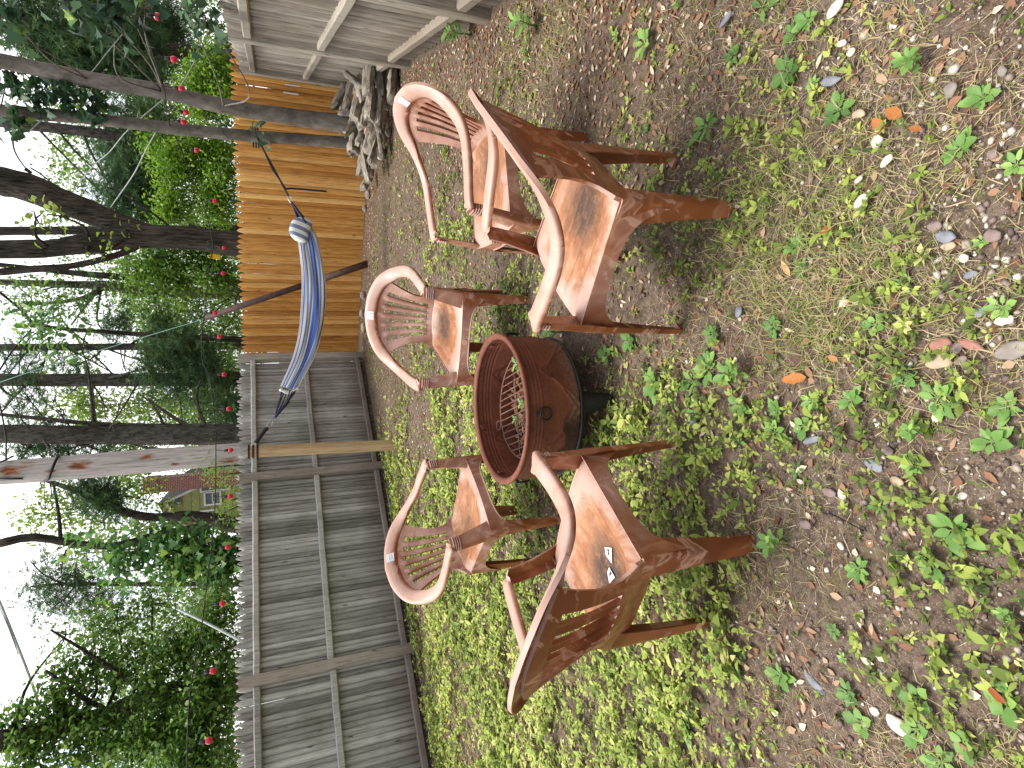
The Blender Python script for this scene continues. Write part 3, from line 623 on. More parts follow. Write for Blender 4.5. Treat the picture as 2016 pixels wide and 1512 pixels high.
for k in range(3):
    mb = MB(); c = t0+(b0-t0)*(.012+.026*k); V = []
    for q in (-.010, .010):
        for a, b in ((-.054, -.054), (.054, -.054), (.054, .054), (-.054, .054)): V.append(c+ax*q+sx*a*1.04+sy*b*1.04)
    mb.add(V, [(0, 1, 5, 4), (1, 2, 6, 5), (2, 3, 7, 6), (3, 0, 4, 7)]); o = mb.build('post_wrap', MATS['strap'], hm); sm = o.modifiers.new('thick', 'SOLIDIFY'); sm.thickness = .006
# pillow
pc = hp(593, 452)+np.array([0, -.03, .02]); pa = hp(584, 476)-hp(600, 428); pa = pa/np.linalg.norm(pa); pv = np.array([0, 0, 1.0]); pv -= pa*(pv@pa); pv /= np.linalg.norm(pv); pn = np.cross(pa, pv)
mb = MB(); V = []; TT = []; na, nb = 26, 30
for i in range(na):
    u = -1+2*i/(na-1)
    for j in range(nb):
        a = 2*math.pi*j/nb; sq = (1-abs(u)**4)**.5; cx, cy = math.cos(a), math.sin(a); rr = (abs(cx)**2.4+abs(cy)**2.4)**(-1/2.4)
        V.append(pa*u*.165+pv*.115*rr*cx*(.86+.14*sq)*(sq*.9+.1)+pn*.062*rr*cy*sq+pv*(-.05*u*u)); TT.append((u+1)/2*.999+.02*cx)
mb.add(V, [(i*nb+j, i*nb+(j+1) % nb, (i+1)*nb+(j+1) % nb, (i+1)*nb+j) for i in range(na-1) for j in range(nb)], TT)
GB = (.15, .19, .30); MATS['pillowcloth'] = m_stripes('pillow_cloth', 'tint', [(0, W), (.16, GB), (.30, W), (.45, GB), (.60, W), (.74, GB), (.87, W)])
o = link('pillow', mb.mesh('pillow', MATS['pillowcloth'], True), None, pc); fix_normals(o.data); tag(o, 'small pillow striped white and slate blue lying at the right end of the hammock', 'pillow')
# ================================================================== firewood pile and stones by the fence
LOGS = [(726, 159, .30, 48, 21, 4, 'log', 'thick rough bark log at the right end of the pile, second from its top'), (697, 157, .42, 34, 11, -52, 'log', 'thin grey branch stub slanting up at the top right of the pile'), (748, 165, .17, 44, 16, -6, 'log', 'smooth split log above the lowest log at the right end of the pile'),
 (772, 167, .08, 50, 18, 6, 'log', 'lowest bark covered log lying on the soil at the right end of the pile'), (667, 194, .50, 36, 14, 28, 'log', 'topmost split log, tilted, with a sharp pointed end'), (686, 186, .44, 44, 12, 12, 'log', 'short log just below the topmost pointed one'),
 (705, 201, .36, 73, 18, 14, 'log', 'longest rough barked log across the middle of the pile'), (730, 209, .27, 48, 18, 6, 'log', 'moss speckled log right under the longest rough log'), (748, 216, .18, 44, 15, 4, 'log', 'dark cracked log near the ground in the middle of the pile'),
 (684, 222, .42, 30, 13, 84, 'paleroll', 'pale silvery peeled log standing out at the top of the pile'), (672, 242, .44, 36, 16, 22, 'log', 'bark slab in front of the smooth grey trunk at the upper left of the pile'), (698, 245, .34, 48, 12, 38, 'log', 'slanting narrow split log in the middle left of the pile'),
 (697, 279, .33, 38, 23, 8, 'log', 'big blocky chunk of wood at the top of the left half of the pile'), (719, 284, .23, 31, 15, 3, 'log', 'squarish grey log under the big blocky chunk'), (714, 322, .24, 36, 17, 8, 'log', 'split log at the left end of the pile against the honey coloured fence'),
 (729, 328, .15, 34, 13, 2, 'log', 'thin log under the split log at the left end of the pile'), (720, 360, .14, 24, 16, 30, 'log', 'last chunk of wood at the far left end of the pile'), (742, 245, .17, 30, 14, -20, 'log', 'short log half buried at the foot of the pile'), (708, 176, .35, 36, 14, -10, 'log', 'dark log behind the smooth split logs at the right end of the pile'), (755, 190, .12, 36, 14, -5, 'log', 'narrow dark log wedged between the two lowest right logs')]
for q in range(22):
    u = rng.random(); py_ = 158+u*175; top_ = np.interp(py_, [150, 200, 250, 290, 335], [705, 668, 672, 698, 722]); px_ = top_+(775-8-top_-(.12*(py_-150)))*rng.random(); LOGS.append((px_, py_, float(np.interp(px_, [665, 700, 730, 772], [.47, .35, .24, .06]))-.03, rng.uniform(30, 52), rng.uniform(9, 14), rng.uniform(-12, 22), 'log', 'narrow split log wedged among the bigger logs of the pile'))
def log_mesh(L, r, seed):
    g = np.random.default_rng(seed); n = 8; ang = np.linspace(0, 2*np.pi, n, endpoint=False)+g.uniform(0, .7); pr = 1+g.uniform(-.34, .26, n); cut = g.uniform(0, 6.28)
    if seed % 3: pr = np.minimum(pr, .55/np.maximum(np.cos(ang-cut), .42))
    mb = MB(); V = []; m = 9
    for i in range(m):
        x = -L/2+L*i/(m-1); k = (1+g.uniform(-.08, .08))*(.86 if i in (0, m-1) else 1); rr = r*pr*k*(1+g.uniform(-.08, .08, n)); dy, dz = g.uniform(-.07, .07, 2)*r; sk = g.uniform(-.11, .11, n)*L if i in (0, m-1) else np.zeros(n)
        for j in range(n): V.append((x+sk[j], rr[j]*math.cos(ang[j])*1.12+dy, rr[j]*math.sin(ang[j])*.86+dz))
    mb.add(V, [(i*n+j, i*n+(j+1) % n, (i+1)*n+(j+1) % n, (i+1)*n+j) for i in range(m-1) for j in range(n)]+[tuple(range(n-1, -1, -1)), tuple((m-1)*n+j for j in range(n))]); return mb
for i, (px, py, z, lp, tp, ang, mt, lab) in enumerate(LOGS):
    c = onz(px, py, z); dp = depth(c); L, r_ = lp*dp/FPX*1.25, tp*dp/FPX*.66
    # direction: along the picture's horizontal (world right) tilted by ang in the picture plane
    a = math.radians(ang); d = Rv*math.cos(a)-np.array([0, 0, 1])*math.sin(a)*1.0; d = d+np.array([0, rng.uniform(-.15, .25), 0]); d /= np.linalg.norm(d)
    o = log_mesh(L, r_, i+3).build('firewood_log', MATS[mt], None, False); autosmooth(o.data, 24)
    o.location = c; o.rotation_euler = Vector(d).to_track_quat('X', 'Z').to_euler(); tag(o, lab, 'log', 'firewood logs in the pile')
def stone_mesh(seed, sx, sy, sz):
    g = np.random.default_rng(seed); import bmesh
    bm = bmesh.new(); bmesh.ops.create_icosphere(bm, subdivisions=3, radius=1.0); D = g.normal(size=(9, 3)); D /= np.linalg.norm(D, axis=1)[:, None]; K = g.uniform(.62, .95, 9)
    for v in bm.verts:
        p = np.array(v.co); 
        for d, k in zip(D, K):
            q = p@d
            if q > k: p = p-d*(q-k)*.8
        p = p*(1+.05*math.sin(p[0]*7+seed)*math.cos(p[1]*6+seed*2)); v.co = Vector((p[0]*sx, p[1]*sy, p[2]*sz))
    me = bpy.data.meshes.new('stone'); bm.to_mesh(me); bm.free(); me.polygons.foreach_set('use_smooth', np.ones(len(me.polygons), bool)); return me
def stone(px, py, wpx, hpx, mat, lab, seed, ang=0.0, flat=.55, group=None, sink=.3):
    c = onz(px, py); dp = depth(c); s = dp/FPX; wx = hpx*s/2; fore = (CH/np.linalg.norm(c-CAM)); wy = wpx*s/2/max(fore, .25) if fore > .45 else wpx*s/2*1.3
    sz = min(wx, wy)*flat; me = stone_mesh(seed, wx, wy, sz); me.materials.append(MATS[mat]); o = link('stone', me); o.location = (c[0], c[1], sz*(1-sink*1.2)); o.rotation_euler = (0, 0, ang); tag(o, lab, 'stone', group); return o
FS = [(744, 283, 16, 18, 'stone', 'rounded grey stone low in the left half of the woodpile'), (757, 302, 20, 28, 'palestone', 'whitish block of stone at the foot of the woodpile'), (733, 346, 16, 22, 'stone', 'grey stone at the left foot of the woodpile'), (728, 384, 12, 20, 'stone', 'flat pale stone against the honey coloured fence just left of the woodpile'),
 (721, 412, 9, 18, 'stone', 'small grey stone at the fence foot below the hammock pillow'), (719, 581, 12, 16, 'stone', 'grey stone at the fence foot right of the leaning pole base'), (719, 618, 14, 22, 'stone', 'rounded grey stone at the fence foot above the far chair'), (720, 645, 12, 20, 'tan', 'tan stone at the fence foot beside the far chair back'),
 (699, 709, 16, 14, 'palestone', 'pale pointed stone at the corner where grey and new fences meet'), (712, 722, 12, 18, 'stone', 'grey stone in front of the fence corner'), (717, 757, 12, 26, 'mauve', 'long brownish stone under the grey fence left of the corner'), (729, 795, 9, 12, 'white', 'white scrap of stone on the bare soil by the grey fence'), (766, 208, 12, 24, 'tan', 'tan block in front of the middle of the woodpile'), (724, 256, 12, 14, 'dead', 'orange cut end of a split block in the woodpile'), (768, 262, 14, 18, 'stone', 'low grey stone on the grass before the woodpile')]
for i, (px, py, w, h, mt, lab) in enumerate(FS):
    if mt == 'dead':
        c = onz(px, py, .24); o = log_mesh(.12, .05, 77).build('firewood_log', MATS['tan'], None); o.location = c; o.rotation_euler = (.3, .2, .9); tag(o, lab, 'log', 'firewood logs in the pile'); continue
    zz = .2 if px == 744 else 0
    o = stone(px, py, w, h, mt, lab, i+40, rng.uniform(-.5, .5), .75, 'stones at the fence foot', .25)
# ================================================================== ground
def axis(lo, hi, step, far):
    a = list(np.arange(lo, hi+1e-6, step)); s = step; x = hi; r = []
    while x < far: s *= 1.35; x += s; r.append(x)
    s = step; x = lo; l = []
    while x > -far: s *= 1.35; x -= s; l.append(x)
    return np.array(l[::-1]+a+r)
def ground_z(x, y):
    near = np.exp(-((np.asarray(x)/14)**2+((np.asarray(y)-4)/14)**2))
    return ((fbm(x, y, .9)-.5)*.05+(fbm(x, y, 6.0)-.5)*.016+(vnoise(x, y, 23.0)-.5)*.008)*near-.004
gx = axis(-5.2, 5.2, .04, 160); gy = axis(.4, 10.6, .04, 160)
XX, YY = np.meshgrid(gx, gy, indexing='ij'); a, b = XX.shape; V = np.stack([XX, YY, ground_z(XX, YY)], -1).reshape(-1, 3)
I = np.arange(a*b).reshape(a, b); F = np.stack([I[:-1, :-1], I[1:, :-1], I[1:, 1:], I[:-1, 1:]], -1).reshape(-1, 4)
tag(link('ground', np_mesh('ground', V, F, MATS['soil'], None, True)), kind='structure')
def fdist(x, y, B, D, N): return (x-B[0])*N[0]+(y-B[1])*N[1]
def lush(x, y):
    """how thickly the weeds grow: thick on the left, thin and bare on the right, bare strips along the fences"""
    n = fbm(x, y, 1.1); n2 = fbm(x+31, y-17, 3.1)
    g = sstep(.25, -1.15, x+(n-.5)*1.3)*sstep(.9, 1.7, y+(x+1.5)*-.25)*.92+.07
    g += sstep(2.6, 3.3, y)*sstep(6.2, 4.8, y)*.26*sstep(2.4, 1.0, x)+sstep(.38, .62, n2)*.16
    g *= .35+1.1*sstep(.33, .6, n2)
    bare = sstep(1.5, .5, fdist(x, y, OB, OD, ON)+(n-.5)*.8)
    bare = np.maximum(bare, sstep(.75, .2, fdist(x, y, LB, LD, LN)+(n-.5)*.5)*sstep(3.0, 4.2, (x+2.993)*.753+(y-6.693)*.658)); bare = np.maximum(bare, sstep(.4, .05, fdist(x, y, LB, LD, LN)))
    bare = np.maximum(bare, .75*sstep(.9, .3, fdist(x, y, RB, RD, RN)+(n-.5)*.6))
    return np.clip(g*(1-.97*bare), 0, 1)
def inside(x, y): return (fdist(x, y, LB, LD, LN) > .03) & (fdist(x, y, OB, OD, ON) > .03) & (fdist(x, y, RB, RD, RN) > .0) & (np.hypot(x-PX, y-PY) > .20)
def scatter(n, dens, ymax=10.4, near=1.0):
    """random ground points, thinned by dens(x, y); more of them close by"""
    out = []
    k = 0
    while k < n:
        m = n*2; y = .55+(ymax-.55)*rng.random(m)**near; x = rng.uniform(-1, 1, m)*(1.0+.62*y); ok = inside(x, y); ok &= rng.random(m) < dens(x, y)
        p = np.stack([x[ok], y[ok]], -1); out.append(p); k += len(p)
        if len(out) > 60: break
    return np.concatenate(out)[:n]
def rot_leaf(P, az, el, L, W, fold=.18, bend=.15, tint=None):
    """batched 6-vertex leaves: base, two mid ribs, sides and tip"""
    n = len(P); D = np.stack([np.cos(az)*np.cos(el), np.sin(az)*np.cos(el), np.sin(el)], -1); Sd = np.stack([-np.sin(az), np.cos(az), np.zeros(n)], -1); N = np.cross(D, Sd)
    L = L[:, None]; W = W[:, None]; v = np.empty((n, 6, 3))
    v[:, 0] = P; v[:, 1] = P+D*L*.35-Sd*W*.5+N*W*fold; v[:, 2] = P+D*L*.35+Sd*W*.5+N*W*fold; v[:, 3] = P+D*L*.5; v[:, 4] = P+D*L*.7-Sd*W*.38+N*(W*fold-L*bend*.4); v[:, 5] = P+D*L-N*L*bend
    v6 = P+D*L*.7+Sd*W*.38+N*(W*fold-L*bend*.4); v = np.concatenate([v, v6[:, None]], 1)
    f = np.array([(0, 1, 3), (0, 3, 2), (1, 4, 3), (3, 6, 2), (4, 5, 3), (3, 5, 6)]); F = (f[None]+(np.arange(n)*7)[:, None, None]).reshape(-1, 3)
    return v.reshape(-1, 3), F, np.repeat(tint, 7)
def stuff(name, V, F, mat, T, label, cat): 
    o = link(name, np_mesh(name, V, F, mat, T, False)); tag(o, label, cat, None, 'stuff'); return o
# low leafy ground cover
c_ = scatter(15500, lush, 9.8, 1.25); m_ = rng.integers(3, 8, len(c_)); k_ = np.repeat(np.arange(len(c_)), m_); p = c_[k_]; n = len(p); az = rng.uniform(0, 2*np.pi, n); cz = rng.beta(1.2, 2.2, len(c_))[k_]; ct = rng.normal(0, .16, len(c_))[k_]; cs = rng.uniform(.6, 1.45, len(c_))[k_]
p = p+np.stack([np.cos(az), np.sin(az)], -1)*(rng.uniform(0, .006, n))[:, None]; el = rng.uniform(.0, .8, n); d_ = np.hypot(p[:, 0], p[:, 1]); L = cs*rng.uniform(.010, .024, n)*(1+.5*sstep(2.0, 5, d_))*(.8+.5*lush(p[:, 0], p[:, 1])); big = rng.random(n) < .05; L[big] *= 1.5
z = ground_z(p[:, 0], p[:, 1])+(cz*.075+rng.uniform(0, .012, n))*(.2+lush(p[:, 0], p[:, 1])); tn = np.clip(.28+.55*fbm(p[:, 0]+9, p[:, 1], 2.2)+ct+rng.normal(0, .13, n)+.16*lush(p[:, 0], p[:, 1])-.12, 0, 1)
V, F, T = rot_leaf(np.column_stack([p, z]), az, el, L, L*rng.uniform(.34, .66, n), tint=tn)
stuff('ground_cover', V, F, MATS['cover'], T, 'low yellow-green leafy weeds spreading over the ground', 'ground cover')
# grass blades, green and dry
def blades(p, L, W, el, tn, mat, name, label, cat, curl=.5):
    n = len(p); az = rng.uniform(0, 2*np.pi, n); z = ground_z(p[:, 0], p[:, 1]); P = np.column_stack([p, z]); D = np.stack([np.cos(az)*np.cos(el), np.sin(az)*np.cos(el), np.sin(el)], -1); Sd = np.stack([-np.sin(az), np.cos(az), 0*az], -1)
    Q = P+D*(L*.55)[:, None]; D2 = D+np.column_stack([rng.normal(0, .25, (n, 2)), -curl*rng.uniform(.3, 1.2, n)]); D2 /= np.linalg.norm(D2, axis=1)[:, None]; E = Q+D2*(L*.45)[:, None]; E[:, 2] = np.maximum(E[:, 2], z+.002)
    w = Sd*(W/2)[:, None]; V = np.stack([P-w, P+w, Q+w*.8, Q-w*.8, E], 1).reshape(-1, 3); o = (np.arange(n)*5)[:, None]
    stuff(name, V, [np.array([[0, 1, 2, 3]])+o, np.array([[3, 2, 4]])+o], mat, np.repeat(tn, 5), label, cat)
def gd(x, y): return np.clip(.06+1.0*sstep(.47, .66, fbm(x-7, y+3, 1.9)), 0, 1)*(1-.9*sstep(1.0, .3, fdist(x, y, OB, OD, ON)))
p = scatter(26000, gd, 9.6, 1.3); n = len(p); blades(p, rng.uniform(.02, .06, n), rng.uniform(.0012, .0028, n), rng.uniform(.1, 1.0, n), np.clip(rng.normal(.66, .25, n)-.25*lush(p[:, 0], p[:, 1])*0, 0, 1), MATS['blade'], 'grass', 'sparse short grass, part green and part straw coloured, among the weeds', 'grass')
def tuftd(x, y):
    c = [onz(1560, 400), onz(1450, 480), onz(1640, 560), onz(1000, 130), onz(1100, 60), onz(1500, 330), onz(1570, 520), onz(1590, 600)]; return np.clip(sum(np.exp(-((x-q[0])**2+(y-q[1])**2)/(.010*(1+q[1])**1.3)) for q in c), 0, 1)
p = scatter(3000, lambda x, y: tuftd(x, y)*sstep(5, 4.5, y), 5.0, 1.2); n = len(p); blades(p, rng.uniform(.04, .10, n), rng.uniform(.0014, .003, n), rng.uniform(.15, 1.0, n), np.clip(rng.normal(.48, .24, n), 0, 1), MATS['blade'], 'grass_tufts', 'longer grass tufts in front of the right chair', 'grass', .8)
p = scatter(24000, lambda x, y: np.clip(.08+1.2*sstep(.42, .68, fbm(x+3, y+8, 2.4)), 0, 1), 9.9, 1.35); n = len(p); blades(p, rng.uniform(.02, .085, n), rng.uniform(.0008, .0018, n), rng.uniform(-.02, .12, n), rng.random(n), MATS['needle'], 'fallen_needles', 'fallen brown pine needles and straw lying on the soil', 'litter', .1)
p = scatter(21000, lambda x, y: np.clip(.12+.9*sstep(1.5, .2, fdist(x, y, OB, OD, ON))+.5*sstep(.8, .1, fdist(x, y, RB, RD, RN))+.3*fbm(x, y, 2.2)*sstep(3, 4, y), 0, 1), 10.2, .8); n = len(p)
V, F, T = rot_leaf(np.column_stack([p, ground_z(p[:, 0], p[:, 1])+.004]), rng.uniform(0, 6.28, n), rng.uniform(-.1, .3, n), rng.uniform(.018, .045, n), rng.uniform(.008, .022, n), .1, .1, np.clip(rng.normal(.5, .3, n), 0, 1))
stuff('leaf_litter', V, F, MATS['needle'], T, 'dry brown leaf and bark litter along the foot of the fences', 'litter')
# pebbles
def pebbles(p, r, tn, name, label):
    n = len(p); ph = (1+5**.5)/2; oc = np.array([(1, 0, 0), (-1, 0, 0), (0, 1, 0), (0, -1, 0), (0, 0, 1), (0, 0, -1), (.66, .66, .3), (-.66, .66, .3), (-.66, -.66, .3), (.66, -.66, .3)])
    f = np.array([(4, 0, 6), (4, 6, 2), (4, 2, 7), (4, 7, 1), (4, 1, 8), (4, 8, 3), (4, 3, 9), (4, 9, 0), (0, 5, 6), (6, 5, 2), (2, 5, 7), (7, 5, 1), (1, 5, 8), (8, 5, 3), (3, 5, 9), (9, 5, 0)])
    sc = r[:, None]*np.stack([rng.uniform(.7, 1.3, n), rng.uniform(.6, 1.1, n), rng.uniform(.4, .8, n)], -1); v = oc[None]*(1+rng.uniform(-.18, .18, (n, 10, 1)))*sc[:, None]; a = rng.uniform(0, 6.28, n); c, s = np.cos(a)[:, None], np.sin(a)[:, None]
    w = np.stack([v[..., 0]*c-v[..., 1]*s, v[..., 0]*s+v[..., 1]*c, v[..., 2]], -1)+np.column_stack([p, ground_z(p[:, 0], p[:, 1])+r*.25])[:, None]
    F = (f[None]+(np.arange(n)*10)[:, None, None]).reshape(-1, 3); o = link(name, np_mesh(name, w.reshape(-1, 3), F, MATS['pebble'], np.repeat(tn, 10), True)); tag(o, label, 'gravel', None, 'stuff')
def pd(x, y): return np.clip(.10+.75*sstep(-.5, 1.0, x)*sstep(3.4, 1.0, y)+.4*sstep(1.6, .9, y)+.35*fbm(x, y, 3.0), 0, 1)*(1-.6*lush(x, y))
p = scatter(900, lambda x, y: pd(x, y)**1.3, 4.5, 1.5); n = len(p); pebbles(p, .004+.0085*rng.random(n)**1.6, np.clip(rng.beta(1.0, 1.2, n), 0, 1), 'stone_chips', 'small mauve, grey and white stones bedded in the soil')
p = scatter(17000, pd, 7.5, 1.9); n = len(p); pebbles(p, .0016+.0075*rng.random(n)**3.2, np.clip(rng.beta(1.2, 1.3, n), 0, 1), 'gravel', 'small pale pebbles and grit scattered over the soil')
# ================================================================== single weeds, stones, dry leaves
def blade_leaf(mb, az, L, W, rise, droop, petiole=.3, wav=0.0, tint=.5, n=8, base=(0, 0, 0), lobed=0.0):
    d = np.array([math.cos(az), math.sin(az), 0]); s = np.array([-math.sin(az), math.cos(az), 0]); V = []; tt = np.linspace(0, 1, n)
    for t in tt:
        h = math.sin(rise)*L*t-droop*L*t*t; c = np.array(base)+d*L*t*math.cos(rise)+np.array([0, 0, max(h, .010+.012*t)])
        if t < petiole: w = W*.05
        else: u = (t-petiole)/(1-petiole); w = W*.5*max(.02, math.sin(math.pi*min(1, u*.93+.07)**.8))**.8*(1+lobed*math.sin(u*19))
        wv = wav*W*math.sin(t*17+az*3)
        V += [c-s*w+np.array([0, 0, w*.35+wv]), c, c+s*w+np.array([0, 0, w*.35-wv])]
    F = []
    for i in range(n-1): F += [(3*i, 3*i+1, 3*i+4, 3*i+3), (3*i+1, 3*i+2, 3*i+5, 3*i+4)]
    mb.add(V, F, [tint+.0*k for k in range(len(V))])
def rosette(seed, nl, L, W, rise=(.15, .7), lobed=0.0, tint=.5, stem=0.0):
    g = random.Random(seed); mb = MB(); a0 = g.uniform(0, 6)
    for i in range(nl):
        az = a0+i*2.4+g.uniform(-.3, .3); l = L*g.uniform(.6, 1.1); r_ = g.uniform(*rise); zb = stem*(i/nl)
        blade_leaf(mb, az, l, W*l/L*g.uniform(.65, 1.0), r_, g.uniform(.1, .5)*math.sin(r_)+.02, g.uniform(.2, .36), .06, min(1, max(0, tint+g.uniform(-.28, .28))), 9, (0, 0, .004+zb), lobed)
    if stem: mb.tube([(0, 0, 0), (.004, 0, stem*.5), (0, .003, stem)], .0022, 5, tint=tint)
    return mb
PROT = {}
for k, (sd, nl, L, W, rs, lb, tn, st) in {'plantain': (1, 11, .105, .052, (.1, .6), 0, .35, 0), 'plantain2': (5, 9, .11, .055, (.15, .8), 0, .5, 0), 'dock': (8, 7, .13, .045, (.1, .6), .05, .4, 0), 'lobed': (9, 10, .12, .065, (.15, .7), .16, .45, 0), 'sprig': (12, 14, .05, .026, (.3, 1.0), 0, .6, .05), 'sprout': (15, 8, .05, .025, (.2, .7), 0, .7, .0), 'broad': (18, 5, .11, .085, (.3, .9), .06, .6, 0)}.items():
    PROT[k] = rosette(sd, nl, L, W, rs, lb, tn, st).mesh('weed_leaves', MATS['weed'], True)
def weed(px, py, kind, size, lab, group=None, rot=None, z=None):
    c = onz(px, py); base = {'plantain': .19, 'plantain2': .19, 'dock': .22, 'lobed': .21, 'sprig': .09, 'sprout': .085, 'broad': .2}[kind]; s = size*depth(c)/FPX/base*1.2
    o = link({'sprig': 'weed_sprig', 'sprout': 'weed_sprout'}.get(kind, 'weed_rosette'), PROT[kind], None, (c[0], c[1], float(ground_z(c[0], c[1]))+.002)); o.scale = (s, s, s); o.rotation_euler = (random.uniform(-.1, .1), random.uniform(-.1, .1), random.uniform(0, 6.28) if rot is None else rot); tag(o, lab, 'weed', group); return o
WEEDS = [(1550, 142, 'plantain', 70, 'dark green broad-leaved weed on the mossy soil near the right edge, below the long-leaved one'), (1648, 217, 'plantain', 66, 'dark green rosette just left of the two orange dead leaves'), (1934, 192, 'plantain2', 62, 'wide-leaved rosette on the bare soil nearest the lower right corner'), (1887, 294, 'plantain2', 60, 'five-leaved rosette just left of the lower right corner rosette'), (1803, 125, 'sprig', 60, 'sprawling cluster of small leaves between the orange dead leaves and the lower right corner'),
 (1397, 250, 'dock', 78, 'weed with long leaves beside the rear leg of the chair on the right'), (1275, 86, 'sprout', 50, 'dark weed on bare gravelly soil right of the right chair'), (1405, 657, 'plantain', 50, 'neat round rosette in front of the right chair foot'), (1848, 784, 'lobed', 76, 'biggest rosette in the foreground, left of the round tan rock'), (1987, 800, 'plantain2', 60, 'rosette cut by the bottom edge below the biggest one'), (1723, 640, 'broad', 52, 'pale rosette with one upright leaf in the middle foreground'), (1678, 787, 'plantain2', 50, 'wide-leaved weed above the biggest foreground rosette'),
 (1784, 559, 'dock', 42, 'dark narrow-leaved weed near the slate pebbles'), (1567, 484, 'plantain2', 48, 'broad-leaved weed among the long grass under the right chair'), (1581, 531, 'dock', 44, 'upright leaved weed beside the curled tan leaf'), (1523, 642, 'plantain', 46, 'long leaved weed in mossy ground in front of the right chair foot'), (1934, 475, 'sprout', 26, 'tiny four-leaved sprout beside the mauve stone'), (1528, 809, 'plantain2', 42, 'five-leaved weed below the big dead brown leaf'),
 (1889, 1040, 'plantain2', 84, 'large rosette with a holed leaf in the left foreground'), (1839, 1107, 'broad', 72, 'pale toothed weed beside the holed-leaf rosette'), (1734, 995, 'dock', 44, 'two-leaved dark weed on bare soil left of the centre'), (1956, 868, 'plantain2', 66, 'clump of oval leaves at the bottom edge, centre'), (1692, 1120, 'lobed', 54, 'toothed leaf lying flat in the left foreground'), (1540, 1062, 'sprig', 60, 'bright weed clump at the foot of the left chair'), (1567, 923, 'dock', 40, 'pale leaf sprout between the left chair and the foreground'),
 (1394, 727, 'lobed', 66, 'spreading weed straight in front of the fire pit leg'), (1364, 752, 'dock', 60, 'long leaved weed left of the one before the fire pit leg'), (1289, 754, 'plantain2', 60, 'bright weed nearest the black fire pit leg'), (1197, 699, 'broad', 48, 'leafy weed in the shade on the right of the fire pit leg'), (1239, 671, 'plantain', 46, 'bright weed between the fire pit and the right chair foot'), (1367, 810, 'dock', 58, 'long upright leaf weed left of the fire pit front'), (1458, 796, 'plantain2', 50, 'blue-green whorled weed in the centre foreground'), (1461, 732, 'sprig', 62, 'dense mat of small leaves in the centre foreground'), (1528, 850, 'sprout', 44, 'whorled pale sprout above the dead brown leaf'), (1453, 871, 'dock', 46, 'weed with hanging leaves close to the left chair front foot'), (1578, 838, 'broad', 50, 'single tall yellow-green leaf in the centre foreground'),
 (1985, 1373, 'broad', 84, 'round-leaved weed nearest the lower left corner'), (1818, 1373, 'broad', 66, 'upright round-leaved weed in the left foreground'), (1701, 1423, 'broad', 60, 'maple-shaped weed above the white rock'), (1811, 1433, 'broad', 66, 'folded round leaves beside the white rock'), (1904, 1458, 'broad', 64, 'pair of round leaves near the lower left edge'), (1861, 1497, 'lobed', 76, 'big lobed weed cut by the left edge'), (1541, 1327, 'plantain2', 56, 'tall weed at the edge of the green patch on the left'), (1449, 1291, 'dock', 58, 'long pale leaves behind the left chair rear foot'),
 (1055, 50, 'sprig', 60, 'dark clover-like weed by the foot of the right fence post'), (928, 68, 'sprig', 60, 'low weed cluster beside the nearest right fence post'), (1112, 652, 'sprig', 52, 'bright sprig growing beside the right side of the fire pit'), (1200, 850, 'dock', 50, 'weed in the shade under the left front of the fire pit'), (1500, 15, 'dock', 60, 'long-leaved weed cut by the right edge of the picture'), (1590, 40, 'plantain2', 50, 'light green weed by the right edge, near the white rock')]
for wv in WEEDS: weed(*wv)
for i in range(150):
    while True:
        q = scatter(1, lambda x, y: .25+.5*lush(x, y), 4.6, 1.4)[0]
        if depth((q[0], q[1], 0)) > .8: break
    o = link('weed_sprout', PROT[['sprout', 'sprig', 'sprout', 'plantain'][i % 4]], None, (q[0], q[1], float(ground_z(q[0], q[1]))+.002)); s = random.uniform(.35, .75)*(.6 if i % 4 == 3 else 1); o.scale = (s, s, s); o.rotation_euler = (0, 0, random.uniform(0, 6.28))
    tag(o, 'small weed sprout scattered over the bare ground between the bigger weeds', 'weed', 'small weed sprouts')
